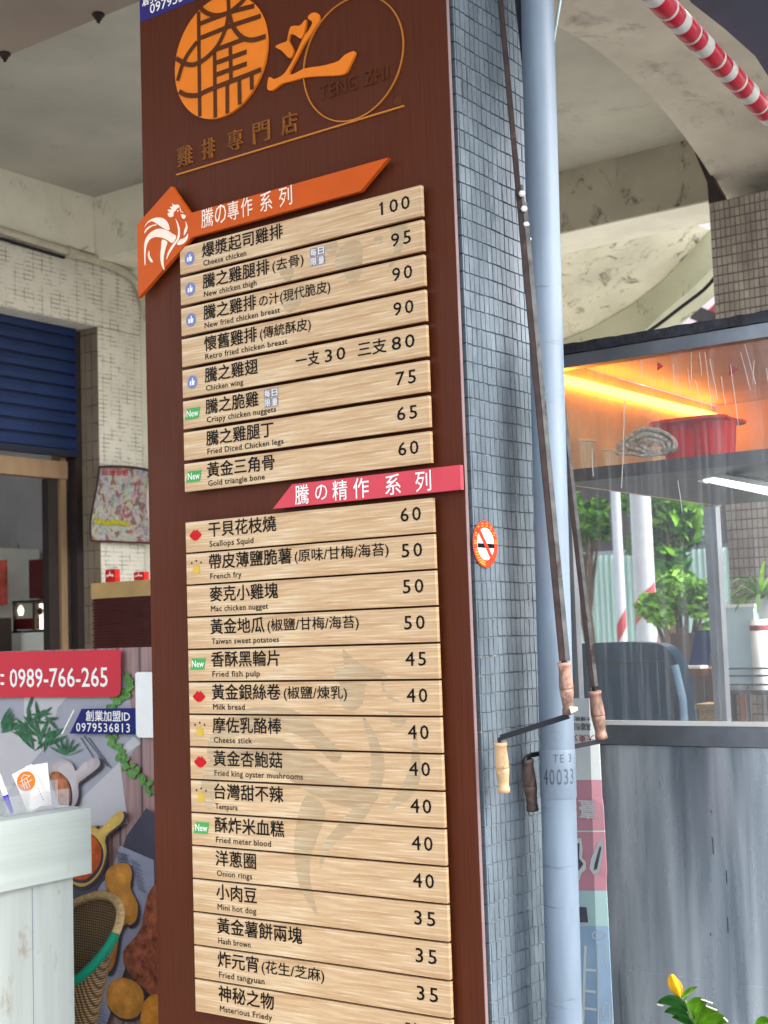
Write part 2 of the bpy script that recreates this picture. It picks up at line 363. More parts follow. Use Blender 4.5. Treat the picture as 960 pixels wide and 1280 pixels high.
M['led'] = plain('lit_warm_strip', (255, 160, 54), .5, emit=3.0, var=.01, bmp=0); M['tube_light'] = plain('lit_fluorescent_tube', (236, 250, 250), .5, emit=.55, var=.01, bmp=0)
M['red_plastic'] = plain('red_plastic', (232, 26, 24), .3, var=.05, bmp=0); M['rope'] = plain('grey_rope', (226, 220, 198), .8, var=.35, scale=120, bmp=.6)
M['shelf'] = plain('grey_shelf', (84, 84, 86), .5, .3, var=.15)
M['awn_red'] = plain('red_vinyl', (196, 28, 54), .35, var=.08, bmp=.1); M['awn_white'] = plain('white_vinyl', (216, 214, 208), .4, var=.06, bmp=.1)
M['tarp'] = plain('dark_tarpaulin', (84, 90, 106), .6, var=.15, scale=2.5, bmp=.3)
M['navy_vinyl'] = plain('navy_vinyl', (2, 44, 66), .35, var=.08, bmp=.05); M['sky_vinyl'] = plain('pale_blue_piping', (130, 162, 184), .35, bmp=0)
M['mint'] = plain('mint_hoarding', (172, 200, 192), .6, var=.08, scale=3, stretch=(9, 9, .3)); M['pole_white'] = plain('white_street_pole', (168, 174, 182), .5, var=.06)
M['stripe_red'] = plain('red_stripe', (150, 50, 52), .5); M['leaf'] = plain('leaf', (96, 146, 30), .45, var=.35, scale=30, bmp=0); M['leaf_dark'] = plain('dark_leaf', (52, 104, 40), .4, var=.3, scale=30, bmp=0)
M['leaf_lime'] = plain('lime_leaf', (132, 186, 70), .45, var=.3, scale=14, bmp=0); M['bud'] = plain('yellow_flower', (240, 176, 30), .5, var=.15, scale=60, bmp=0)
M['stem'] = plain('green_stem', (120, 150, 80), .5, bmp=0); M['bark'] = plain('bark', (92, 76, 62), .9, var=.3, scale=20)
M['brown_wood'] = plain('brown_table', (134, 92, 62), .5, var=.2, scale=10); M['screen'] = plain('dark_blue_screen', (40, 54, 92), .25, bmp=0)
M['pink_building'] = plain('pinkish_render', (236, 216, 212), .8, var=.05, scale=1); M['brick_red'] = plain('red_brickwork', (150, 66, 60), .8, var=.2, scale=6)
M['pale_blue'] = plain('pale_blue_plastic', (184, 206, 212), .5, bmp=0, var=.04); M['china'] = plain('white_china', (232, 232, 226), .3, bmp=0, var=.03)
M['wire'] = plain('grey_wire', (90, 94, 100), .4, .5)
M['wicker'] = None
def wicker_mat():
    m, n, b = nodes_mat('woven_cane')
    v = coords(n, (1, 1, 1), kind='World'); wv = N(n, 'ShaderNodeTexWave', wave_type='BANDS', bands_direction='Z'); wv.inputs['Scale'].default_value = 42; wv.inputs['Distortion'].default_value = 1.5
    w2 = N(n, 'ShaderNodeTexWave', wave_type='BANDS', bands_direction='X'); w2.inputs['Scale'].default_value = 34
    n.links.new(v, wv.inputs[0]); n.links.new(v, w2.inputs[0])
    a = N(n, 'ShaderNodeMath', operation='MULTIPLY'); n.links.new(wv.outputs['Fac'], a.inputs[0]); n.links.new(w2.outputs['Fac'], a.inputs[1])
    n.links.new(ramp(n, a.outputs[0], [(0, lin((72, 50, 30))), (.5, lin((176, 142, 92)))]), b.inputs['Base Color']); b.inputs['Roughness'].default_value = .7
    bump(n, b, a.outputs[0], .8, .01); return m
M['wicker'] = wicker_mat(); M['cane'] = plain('cane_rim', (186, 156, 108), .6, var=.25, scale=60, stretch=(1, 1, 3)); M['green_tape'] = plain('green_binding', (22, 128, 100), .35, bmp=0)
# ================================================================== LARGE STRUCTURE
def struct(name, mb, m, **k): return mb.obj(name, m, kind='structure', **k)
WX = -3.2                                              # inner face of the shop wall
CZ = 3.95
struct('ground', MB().add([(-150, -150, 0), (150, -150, 0), (150, 150, 0), (-150, 150, 0)], [(0, 1, 2, 3)]), M['asphalt'])
struct('pavement', MB().box((WX - 4, -4, -.2), (.95, 9, .12)), M['ground'])
struct('ceiling', MB().box((WX - .2, .55, CZ), (.06, 3.98, CZ + .15)), M['ceiling'])
struct('ceiling', MB().box((WX - .2, -2.6, CZ), (.9, -.11, CZ + .15)), M['ceiling'])  # unseen front bay, added and sized to shade the menu board from above
# beam over the near pillar, with two rusty bolts on its far edge
t = empty('concrete_beam', (-1.2, .25, 3.5), 'grey brown concrete beam crossing above the top left of the menu board', 'beam')
MB().box((WX, -.1, 3.5), (-.16, .45, CZ + .1)).obj('beam_body', M['beam'], t)
for px, py in ((9, 71), (123, 21)):
    p = on_z(px, py, 3.49); MB().lathe((p.x, min(p.y, .43), 3.5), (0, 0, -1), [(0, .02), (.008, .02), (.009, .012), (.02, .011), (.021, .006), (.03, .006)], 8).obj('bolt', M['rust'], t)
# shop wall with its shutter opening
YA = on_x(122, 408, WX).y; ZA = 3.235; CY = on_x(113, 247, WX).y
t = empty('shop_wall', (WX, 2, 0), 'cream tiled shop wall with a blue shutter opening at the left', 'wall')
wz = on_x(113, 318, WX).z
MB().box((WX - .22, -.4, ZA), (WX, 4.4, wz)).obj('lintel', M['wall_tile'], t)
mb = MB().box((WX - .22, YA, 0), (WX, 4.4, ZA - .003)); mb.mi = 1
mb.box((WX - .223, YA - .004, 0), (WX - .003, YA + .0, ZA - .004)); mb.obj('pier', [M['wall_tile'], M['reveal_tile']], t)
MB().box((WX - .22, -.4, wz + .001), (WX + .03, CY, CZ)).obj('upper_wall', M['white_wall'], t)
MB().box((WX - .2, CY + .002, 3.6), (WX + .95, CY + .3, CZ)).obj('cross_band', M['white_wall'], t)
MB().box((WX + .002, 2.99, 0), (WX + .95, 3.3, 3.59)).obj('return_wall', M['white_wall'], t)
# conduits along the wall
def conduit(pts, r, label):
    mb = MB(); mb.tube(pts, r, 10); o = mb.obj('conduit', M['pvc_cream'], None, label, 'pipe', 'conduits along the shop wall')
    for i in (1,): pass
    return o
M['pvc_cream'] = plain('cream_pvc', (206, 200, 178), .5, bmp=0)
P = [on_x(x, y, WX + .035) for x, y in ((-60, 268), (0, 287), (88, 315), (130, 329), (160, 343), (172, 356), (180, 378), (186, 420))]
t2 = empty('conduit', P[2], 'cream plastic conduit running under the white upper wall and bending down behind the board', 'pipe')
MB().tube(smooth(P, 3, False), .022, 10).obj('tube', M['pvc_cream'], t2)
mb = MB(); mb.lathe(on_x(84, 314, WX + .035), P[3] - P[2], [(0, .030), (.06, .030)], 12); mb.obj('coupling', M['pvc_cream'], t2)
P = [on_x(x, y, WX + .02) for x, y in ((-60, 280), (0, 298), (80, 322))]
MB().tube(P, .009, 8).obj('cable', M['dark_metal'], None, 'thin grey cable running just under the cream conduit', 'cable')
# shutter
t = empty('roller_shutter', (WX - .12, 1.6, 2.5), 'half lowered blue roller shutter in the shop opening', 'shutter')
zt, zb = ZA + .02, on_x(60, 560, WX - .12).z
n = 10; hgt = (zt - zb) / n
for i in range(n):
    z0 = zb + i * hgt
    q = [(0, z0 + .004), (.009, z0 + .008), (.012, z0 + hgt * .5), (.009, z0 + hgt - .010), (0, z0 + hgt - .006)]
    mb = MB(); A = [(WX - .14 + a, .2, z) for a, z in q]; B = [(WX - .14 + a, YA - .04, z) for a, z in q]
    mb.add(A + B, [(k, k + 5, k + 6, k + 1) for k in range(4)], False).obj('slat', M['blue_shutter'], t)
MB().box((WX - .16, .2, zb), (WX - .142, YA - .03, zt)).obj('backing', M['shutter_groove'], t)
MB().box((WX - .15, .2, zb - .035), (WX - .11, YA - .04, zb)).obj('bottom_rail', M['shutter_groove'], t)
MB().box((WX - .21, YA - .05, 0), (WX - .135, YA - .006, ZA - .01)).obj('guide_rail', M['frame_dark'], t)
# door frame inside the opening
DX = WX - .2
t = empty('door_frame', (DX, 2.1, 0), 'brown aluminium door frame with a louvred transom under the blue shutter', 'door frame')
za, zb2 = on_x(40, 574, DX).z, on_x(40, 596, DX).z
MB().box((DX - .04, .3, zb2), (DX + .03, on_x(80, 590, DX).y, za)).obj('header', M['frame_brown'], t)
for x0, x1, m, d in ((61, 73, 'frame_dark', 0), (73.5, 81, 'frame_brown', .02), (81.5, 88, 'frame_dark', .012), (88.5, 98, 'frame_brown', .03)):
    a, b = on_x(x0, 700, DX).y, on_x(x1, 700, DX).y
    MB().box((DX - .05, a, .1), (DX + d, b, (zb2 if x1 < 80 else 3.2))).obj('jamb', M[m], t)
for k in range(7):
    z = za + .02 + k * .028
    if z < zb - .04: MB().box((DX - .06, .3, z), (DX - .03, on_x(78, 570, DX).y, z + .015)).obj('louvre', M['steel_frame'], t)
# shop interior
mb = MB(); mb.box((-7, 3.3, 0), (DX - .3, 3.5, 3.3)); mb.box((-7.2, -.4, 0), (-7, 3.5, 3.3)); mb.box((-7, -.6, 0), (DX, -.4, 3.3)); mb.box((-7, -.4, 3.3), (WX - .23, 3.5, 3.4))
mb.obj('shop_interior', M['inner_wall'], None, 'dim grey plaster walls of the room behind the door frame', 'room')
IY = 3.28
def ip(x, y): return xz(x, y, IY - .05)
a, b = ip(-40, 695), ip(44, 815)
t = empty('fridge', (a[0], IY - .3, 0), 'white enamel cabinet at the far left inside the shop with a red poster', 'fridge')
MB().box((a[0], IY - .55, .1), (b[0] + .05, IY - .05, a[1])).obj('body', M['fridge'], t)
p0, p1 = xz(-30, 703, IY - .56), xz(9, 756, IY - .56)
MB().prism([(p0[0], p0[1]), (p1[0], p0[1]), (p1[0], p1[1]), (p0[0], p1[1])], IY - .556, None).obj('poster', M['poster_red'], t)
p0, p1 = xz(36, 700, IY - .5), xz(55, 747, IY - .5)
t = empty('wall_cabinet', (p0[0], IY - .5, p0[1]), 'small dark red cabinet hanging above the lit shrine lamps', 'cabinet')
MB().box((p0[0], IY - .5, p1[1]), (p1[0], IY - .35, p0[1])).obj('body', M['dark_red'], t)
q = xz(54, 740, IY - .503); MB().box((q[0], IY - .505, q[1] - .02), (q[0] + .015, IY - .5, q[1] + .03)).obj('handle', M['icon_gold'], t)
t = empty('shrine', (ip(30, 790)[0], IY - .5, 1.6), 'small black framed shrine box with a lit white panel, beside the door frame', 'shrine')
a, b, c2 = xz(16, 754, IY - .6), xz(59, 787, IY - .6), xz(42, 770, IY - .6)
for x0, x1 in ((a[0], a[0] + .01), (c2[0] - .008, c2[0] + .008), (b[0] - .01, b[0])): MB().box((x0, IY - .6, b[1]), (x1, IY - .58, a[1])).obj('upright', M['frame_dark'], t)
MB().box((a[0] - .01, IY - .6, a[1]), (b[0] + .01, IY - .4, a[1] + .012)).obj('roof', M['frame_dark'], t)
MB().box((a[0] - .01, IY - .6, b[1] - .012), (b[0] + .01, IY - .4, b[1])).obj('base', M['frame_dark'], t)
MB().box((c2[0] + .014, IY - .57, b[1] + .004), (b[0] - .014, IY - .56, a[1] - .01)).obj('lamp_panel', M['lamp_white'], t)
q = xz(51, 764, IY - .58); MB().lathe((q[0], IY - .58, q[1]), (0, -1, 0), [(0, .02), (.01, .02)], 12).obj('medallion', M['frame_dark'], t)
q0, q1 = xz(17, 774, IY - .595), xz(40, 786, IY - .595); MB().box((q0[0], IY - .595, q1[1]), (q1[0], IY - .5, q0[1])).obj('drawer', M['dark_red'], t)
q = xz(26, 763, IY - .57); MB().lathe((q[0], IY - .57, q[1] - .03), (0, 0, 1), [(0, .012), (.03, .02), (.05, .012), (.06, .004)], 10).obj('lamp', M['lamp_white'], t)
a, b = xz(26, 788, IY - .6), xz(59, 830, IY - .6)
MB().box((a[0], IY - .6, .1), (b[0], IY - .2, a[1])).obj('low_cabinet', M['fridge'], None, 'grey white low cupboard that carries the shrine box', 'cupboard')
a, b = xz(-40, 775, IY - .7), xz(15, 830, IY - .7)
t = empty('armchair', (a[0], IY - .8, .1), 'dark navy chair back at the left edge inside the shop', 'chair')
MB().box((a[0], IY - .85, .5), (b[0], IY - .7, a[1])).obj('backrest', M['frame_dark'], t)
MB().box((a[0], IY - 1.3, .4), (b[0], IY - .86, .55)).obj('seat', M['frame_dark'], t)
for i in (0, 1):
    for j in (0, 1): MB().box((a[0] + .02 + i * (b[0] - a[0] - .07), IY - 1.28 + j * .5, .1), (a[0] + .05 + i * (b[0] - a[0] - .07), IY - 1.25 + j * .5, .4)).obj('leg', M['frame_dark'], t)
# ---- right side: far pillar, arch, beams
FY = 3.4; fx0 = on_y(889, 300, FY).x; fx1 = 1.0
p = on_y(905, 250, FY); fz = p.z
t = empty('tiled_pillar', (.5, FY + .3, 0), 'taupe tiled pillar standing behind the food stall at the right edge', 'pillar')
MB().box((fx0, FY, 0), (fx1, FY + .6, fz)).obj('core', M['far_grout'], t)
mb = MB(); rows = int(fz / .043)
def pillow(mb, x0, x1, z0, z1, Y, d, jit=0, axis='y', b=.0016, rng=random):
    j = [rng.uniform(-jit, jit) for _ in range(4)]
    base = [(x0, z0), (x1, z0), (x1, z1), (x0, z1)]; top = [(x0 + b, z0 + b), (x1 - b, z0 + b), (x1 - b, z1 - b), (x0 + b, z1 - b)]
    if axis == 'y': vs = [(x, Y, z) for x, z in base] + [(x, Y - d + k, z) for (x, z), k in zip(top, j)]
    else: vs = [(Y, x, z) for x, z in base] + [(Y + d - k, x, z) for (x, z), k in zip(top, j)]
    mb.add(vs, [(4, 5, 6, 7), (0, 1, 5, 4), (1, 2, 6, 5), (2, 3, 7, 6), (3, 0, 4, 7)])
for r in range(rows):
    for k in range(int((fx1 - fx0) / .024)):
        x0 = fx0 + k * .024 + random.uniform(-.001, .001)
        pillow(mb, x0, x0 + .0215, fz - (r + 1) * .043 + .0025, fz - r * .043 - .0025, FY, .004, .0006)
mb.obj('tile_cladding', M['far_tile'], t, kind='stuff')
# facade arch between the two pillars: soffit width is the pillar's width
prof = [on_x(x, y, .06) for x, y in ((690, 30), (730, 52), (770, 82), (810, 118), (842, 154), (872, 195), (893, 228), (905, 250))]
yz = [(p.y, p.z) for p in prof]; yz[-1] = (FY, fz)
yz = [(.5, yz[0][1] - .45), (.7, yz[0][1] - .24), (1.0, yz[0][1] - .07)] + [q for q in yz if q[0] > 1.2]
yz = [q for i, q in enumerate(yz) if i == 0 or q[0] > yz[i - 1][0] + .02]
print('ARCH', [(round(a, 2), round(b, 2)) for a, b in yz])
mb = MB(); pl = [(a, b) for a, b in smooth(yz, 3, False)]; pl.append((FY + .6, fz + .003)); ztop = 4.3
for xa, xb in ((.062, 1.0),):
    n = len(pl)
    vs = [(xa, y, z) for y, z in pl] + [(xb, y, z) for y, z in pl] + [(xa, y, ztop) for y, z in pl] + [(xb, y, ztop) for y, z in pl]
    fs = []
    for i in range(n - 1):
        fs += [(i, i + 1, n + i + 1, n + i), (i, 2 * n + i, 2 * n + i + 1, i + 1), (n + i, n + i + 1, 3 * n + i + 1, 3 * n + i), (2 * n + i, 3 * n + i, 3 * n + i + 1, 2 * n + i + 1)]
    mb.add(vs, fs)
mb.obj('facade_arch', M['concrete'], None, 'beige concrete arch springing from the taupe pillar and passing over the grey pipe', 'arch')
q_ = [xz(x, y, FY + .05) for x, y in ((868, 190), (882, 198), (893, 226), (908, 252), (886, 256), (884, 228))]  # flat dark panel added to stand in for the dark gap behind the arch
MB().prism(q_, FY + .05, FY + .09).obj('gap_panel', M['frame_dark'], None, 'flat dark panel added in the dark gap between the arch and the taupe pillar', 'gap_panel')
# cross beam and what lies beyond
BY = 3.98
b0 = on_y(690, 293, BY).z; b1 = on_z(690, 319, b0).y
t = empty('cross_beam', (-1.5, BY, b0), 'damp stained cross beam under the ceiling between pipe and taupe pillar', 'beam')
MB().box((WX - .2, BY, b0), (.06, b1, CZ + .2)).obj('beam_body', M['mould_dark'], t)
MB().box((WX - .2, BY + .01, b0 - .006), (.055, b1 - .005, b0 - .0005)).obj('soffit_strip', M['white_wall'], t)
GY = 5.3
top = [(690, 432), (740, 412), (790, 383), (832, 350), (862, 318), (890, 288)]
low = [(690, 500), (740, 470), (795, 425), (835, 388), (868, 360), (893, 335)]
T = [on_y(x, y, GY) for x, y in top]; Lw = [on_y(x, y, GY) for x, y in low]
mb = MB(); mb.grid([[Vector((q.x, b1 + .002, b0 + .02)) for q in T], [Vector((q.x, (b1 + GY) / 2, (b0 + q.z) / 2 + .08)) for q in T], [q for q in T]])
mb.obj('vault', M['mould'], None, 'pale mould stained vault surface beyond the cross beam', 'vault')
mb = MB(); mb.prism([(q.x, q.z) for q in T] + [(q.x, q.z) for q in Lw[::-1]], GY - .02, GY + .3)
mb.obj('rear_arch', M['green_wall'], None, 'greenish plaster arch at the far end of the arcade', 'arch')
P = [on_y(x, y, GY - .05) for x, y in ((895, 345), (880, 362), (850, 385), (820, 408), (795, 424))]
MB().tube(smooth(P, 3, False), .012, 8).obj('cable', M['dark_metal'], None, 'dark cable drooping along the edge of the greenish arch', 'cable')
# ================================================================== TILED PILLAR WITH THE MENU BOARD
SX = .828
t = pillar = empty('tiled_pillar', (.4, .3, 0), 'blue grey tiled pillar that carries the brown menu board', 'pillar')
PY0, PY1 = .046, .47
MB().box((-.1, PY0, 0), (SX - .004, PY1, 3.7)).obj('core', M['grout'], t)
rowh = .0408; z_ref = 1.646; colw = .0202
cols = int((PY1 - PY0 - .004) / colw)
vis = []; rest = MB(); rng = random.Random(3)
meshes = []
def tile_mesh(seed):
    mb = MB(); pillow(mb, -.0095, .0095, -.0194, .0194, 0, .0030, .0007, 'x', .0010, random.Random(seed))
    me = bpy.data.meshes.new('tile'); me.from_pydata([tuple(v) for v in mb.v], [], mb.f); me.materials.append(M['tile']); return me
meshes = [tile_mesh(i) for i in range(14)]
r0 = -int(z_ref / rowh); r1 = int((3.65 - z_ref) / rowh)
cand = []
for r in range(r0, r1):
    for c in range(cols):
        yy = PY0 + .012 + c * colw; zz = z_ref + r * rowh + rowh / 2
        yy += .0015 * math.sin(r * 1.7) + rng.uniform(-.0007, .0007); zz += .0010 * math.sin(c * .5 + r * .31) + rng.uniform(-.0006, .0006)
        d = (Vector((SX, yy, zz)) - CAM).length
        cand.append((yy, zz, d, r, c))
near = sorted([q for q in cand if q[4] < 12 and .62 < q[1]], key=lambda q: q[2])[:290]
ns = set((q[3], q[4]) for q in near)
for yy, zz, d, r, c in cand:
    if (r, c) in ns:
        o = bpy.data.objects.new('tile', meshes[rng.randrange(14)]); COL.objects.link(o); o.location = (SX - .004, yy, zz); WL[o] = o.location.copy(); adopt(o, t)
        o.rotation_euler = (0, rng.uniform(-.012, .012), rng.uniform(-.03, .03))
    else:
        a = rng.uniform(-.0006, .0006)
        pillow(rest, yy - .0095, yy + .0095, zz - .0194, zz + .0194, SX - .004, .0030 + a, .0007, 'x', .0010, rng)
for r in range(r0, r1):                                   # corner tiles on the front edge, seen edge on
    zz = z_ref + r * rowh; rest.box((SX - .03, PY0 - .004, zz + .002), (SX - .001, PY0 + .0008, zz + rowh - .002))
rest.obj('tile_cladding', M['tile'], t, kind='stuff')
# ---- the board
BL, BR, BF = -.151, .822, .022
t = board = empty('menu_board', (.33, BF, .3), 'tall brown menu board with pale wooden planks of prices on the pillar', 'menu board')
MB().box((BL, BF, .3), (BR, .030, 3.55)).obj('back_panel', M['board'], t)
MB().box((BR + .0002, BF - .001, .3), (BR + .0018, .031, 3.55)).obj('edge_trim', M['edge'], t)
PX0, PX1 = 0.0, .75
items1 = [('爆漿起司雞排', '', 'Cheese chicken', '100', 'thumb'), ('騰之雞腿排', '(去骨)', 'New chicken thigh', '95', 'thumb'),
          ('騰之雞排', 'の汁(現代脆皮)', 'New fried chicken breast', '90', 'thumb'), ('懷舊雞排', '(傳統酥皮)', 'Retro fried chicken breast', '90', ''),
          ('騰之雞翅', '', 'Chicken wing', '一支30 三支80', 'thumb'), ('騰之脆雞', '', 'Crispy chicken nuggets', '75', 'new'),
          ('騰之雞腿丁', '', 'Fried Diced Chicken legs', '65', ''), ('黃金三角骨', '', 'Gold triangle bone', '60', 'new')]
items2 = [('干貝花枝燒', '', 'Scallops Squid', '60', 'lips'), ('帶皮薄鹽脆薯', '(原味/甘梅/海苔)', 'French fry', '50', 'crown'), ('麥克小雞塊', '', 'Mac chicken nugget', '50', ''),
          ('黃金地瓜', '(椒鹽/甘梅/海苔)', 'Taiwan sweet potatoes', '50', ''), ('香酥黑輪片', '', 'Fried fish pulp', '45', 'new'), ('黃金銀絲卷', '(椒鹽/煉乳)', 'Milk bread', '40', 'lips'),
          ('摩佐乳酪棒', '', 'Cheese stick', '40', 'crown'), ('黃金杏鮑菇', '', 'Fried king oyster mushrooms', '40', 'lips'), ('台灣甜不辣', '', 'Tempura', '40', 'crown'),
          ('酥炸米血糕', '', 'Fried meter blood', '40', 'new'), ('洋蔥圈', '', 'Onion rings', '40', ''), ('小肉豆', '', 'Mini hot dog', '35', ''),
          ('黃金薯餅兩塊', '', 'Hash brown', '35', ''), ('炸元宵', '(花生/芝麻)', 'Fried tangyuan', '35', ''), ('神秘之物', '', 'Msterious Friedy', '時價', '')]
# the faded rooster printed across the planks, as outlines in board x,z
def Zm(pts, ox, oy, s, Y=0): return [xz(ox + a / s, oy + b / s, Y) for a, b in pts]
ghost = [Zm(p, 240, 780, 3.0) for p in (
    [(565, 95), (610, 135), (670, 165), (720, 175), (725, 215), (690, 205), (650, 235), (640, 300), (590, 330), (560, 300), (545, 270), (555, 225), (530, 205), (540, 180), (525, 160), (570, 165)],
    [(710, 205), (735, 185), (720, 235), (745, 270), (780, 290), (740, 285), (715, 250)], [(735, 320), (770, 335), (800, 345), (800, 375), (770, 388), (745, 365)],
    [(640, 350), (680, 400), (720, 500), (715, 590), (680, 680), (620, 760), (520, 840), (480, 920), (490, 830), (560, 740), (640, 640), (670, 560), (668, 470)],
    [(835, 390), (850, 470), (860, 560), (830, 640), (760, 690), (730, 690), (790, 600), (820, 520)],
    [(70, 520), (60, 440), (120, 370), (200, 320), (300, 310), (400, 330), (480, 400), (560, 480), (530, 520), (440, 440), (340, 400), (240, 400), (130, 440)],
    [(40, 560), (80, 500), (200, 440), (330, 430), (450, 500), (560, 580), (700, 650), (600, 690), (450, 640), (330, 560), (210, 530), (110, 570), (70, 700), (40, 640)],
    [(430, 640), (500, 700), (470, 800), (440, 900), (450, 1000), (470, 1090), (410, 1000), (385, 880), (390, 760)])]
ghost1 = [Zm(p, 220, 260, 3.0) for p in (
    [(640, 130), (690, 125), (700, 180), (690, 260), (650, 290), (625, 230), (600, 250), (600, 180)], [(745, 110), (775, 105), (770, 135), (745, 130)],
    [(800, 60), (860, 40), (865, 100), (830, 190), (790, 240), (820, 150)], [(560, 130), (600, 120), (605, 160), (570, 175)], [(410, 330), (450, 300), (470, 350), (430, 390), (400, 370)], [(390, 230), (440, 225), (430, 270), (400, 265)])]
def clip(poly, z0, z1, x0=PX0 + .002, x1=PX1 - .002):
    for ax, v, s in ((1, z0, 1), (1, z1, -1), (0, x0, 1), (0, x1, -1)):
        out = []
        for i in range(len(poly)):
            a, b = poly[i - 1], poly[i]; ia, ib = s * (a[ax] - v) >= 0, s * (b[ax] - v) >= 0
            if ia != ib: k = (v - a[ax]) / (b[ax] - a[ax]); out.append((a[0] + (b[0] - a[0]) * k, a[1] + (b[1] - a[1]) * k))
            if ib: out.append(b)
        poly = out
        if len(poly) < 3: return None
    return poly
def icon(kind, z, parent):
    cx = .034; Y = -.0009
    if kind == 'thumb':
        mb = MB().prism([(cx + .017 * math.cos(a), z + .017 * math.sin(a)) for a in np.linspace(0, 2 * PI, 25)[:-1]], Y, None)
        mb.mi = 1; mb.prism([(cx - .008, z - .008), (cx - .003, z - .008), (cx - .003, z + .003), (cx - .008, z + .003)], Y - .0004, None)
        mb.prism([(cx - .001, z - .008), (cx + .007, z - .008), (cx + .009, z + .003), (cx + .003, z + .003), (cx + .004, z + .010), (cx + .001, z + .010), (cx - .001, z + .003)], Y - .0004, None)
        mb.obj('thumb_badge', [M['icon_blue'], M['white']], parent)
    if kind == 'new':
        mb = MB().prism([(.006, z - .014), (.053, z - .014), (.060, z + .014), (.013, z + .014)], Y, None); mb.mi = 1
        write(mb, 'New', .013, .053, z - .008, .017, Y - .0004, .01, fix_h=True); mb.obj('new_badge', [M['icon_green'], M['white']], parent)
    if kind == 'lips':
        q = [(-.021, 0), (-.012, .008), (-.005, .014), (0, .010), (.005, .014), (.012, .008), (.021, 0), (.012, -.009), (.004, -.013), (-.004, -.013), (-.012, -.009)]
        MB().prism(smooth([(cx + a, z + b) for a, b in q], 3), Y, None).obj('lips_badge', M['icon_red'], parent)
    if kind == 'crown':
        mb = MB().prism([(cx - .009, z - .016), (cx + .011, z - .016), (cx + .012, z + .006), (cx + .006, z + .001), (cx + .001, z + .009), (cx - .004, z + .001), (cx - .010, z + .006)], Y, None); mb.mi = 1
        for a, b in ((-.015, .011), (.001, .016), (.017, .011)): mb.prism([(cx + a + .0028 * math.cos(k), z + b + .0028 * math.sin(k)) for k in np.linspace(0, 2 * PI, 9)[:-1]], Y, None)
        mb.obj('crown_badge', [M['icon_gold'], M['rust']], parent)
def plank(it, z1, h, sec):
    title, paren, eng, price, ic = it; z0 = z1 - h
    p = MB().box((PX0, 0, z0), (PX1, .010, z1)).obj('plank', M['plank'], board)
    Y = -.0007; mb = MB(); adv = .0452 if len(title) < 6 or sec == 2 else .0452
    xe = .078 + adv * len(title) - .006
    write(mb, title, .078, xe, z1 - .0385, .0405, Y, .016, fix_h=False)
    if paren:
        n = sum(.62 if c in '(/)' else 1 for c in paren); x2 = xe + .008 + n * (.0325 if sec == 2 else .0308)
        write(mb, paren, xe + .010, min(x2, .635), z1 - .037, .0320, Y, .010)
    write(mb, eng, .081, min(.081 + .0103 * len(eng), .375), z0 + (.0075 if sec == 1 else .0095), .0200, Y, .012, 1.05)
    mb.obj('lettering', M['black'], p)
    mb = MB(); zp = z1 - .047
    if len(price) > 4:
        mb2 = MB(); write(mb, '一支', .373, .445, zp + .004, .037, Y, .014); write(mb, '30', .462, .522, zp + .002, .030, Y, .011, 1.25, fix_h=True)
        write(mb2, '三支', .559, .640, zp + .004, .037, Y, .014); write(mb2, '80', .655, .718, zp + .002, .030, Y, .011, 1.25, fix_h=True); mb2.obj('price', M['black'], p)
    elif price == '時價': write(mb, price, .63, .71, zp, .036, Y, .008)
    else:
        x0 = .663 if len(price) == 2 else .638
        if len(price) == 3: mb.strip([(.6405, zp + .0285), (.6335, zp + .0235)], .0032, Y - .0003, None)
        write(mb, price, x0, .718, zp, .0305, Y, .011, 1.25, fix_h=True)
    mb.obj('price', M['black'], p)
    icon(ic, z1 - .034, p)
    for gi, g in enumerate(ghost1 if sec == 1 else ghost):
        q = clip(smooth(g, 3), z0 + .0005, z1 - .0005)
        if q: MB().prism(q, -.0002 - gi * .00004, None).obj('faded_rooster_print', M['plank_grey'], p)
    if title in ('騰之雞腿排', '騰之脆雞'):
        x0 = xz(388, 322, 0)[0] if title == '騰之雞腿排' else xz(330.5, 498, 0)[0]; mb = MB(); zc = z1 - .026; s = .023
        for i in (0, 1):
            for j in (0, 1): mb.prism([(x0 + i * s, zc - j * s), (x0 + i * s + s - .002, zc - j * s), (x0 + i * s + s - .002, zc - j * s + s - .002), (x0 + i * s, zc - j * s + s - .002)], Y, None)
        mb.mi = 1
        for ch, i, j in (('每', 0, 0), ('日', 1, 0), ('限', 0, 1), ('量', 1, 1)): write(mb, ch, x0 + i * s + .002, x0 + i * s + s - .004, zc - j * s + .002, .017, Y - .0004, .008, fix_h=True)
        mb.obj('daily_limit_badge', [M['icon_grey'], M['white']], p)
for i, it in enumerate(items1): plank(it, 2.5023 - i * .08001, .0705, 1)
for i, it in enumerate(items2): plank(it, 1.7935 - i * .08029, .0755, 2)
for i in range(0): MB().box((PX0, 0, 1.7935 - (i + 16) * .08029 + .005), (PX1, .010, 1.7935 - (i + 15) * .08029)).obj('plank', M['plank'], board) if i > 0 else None
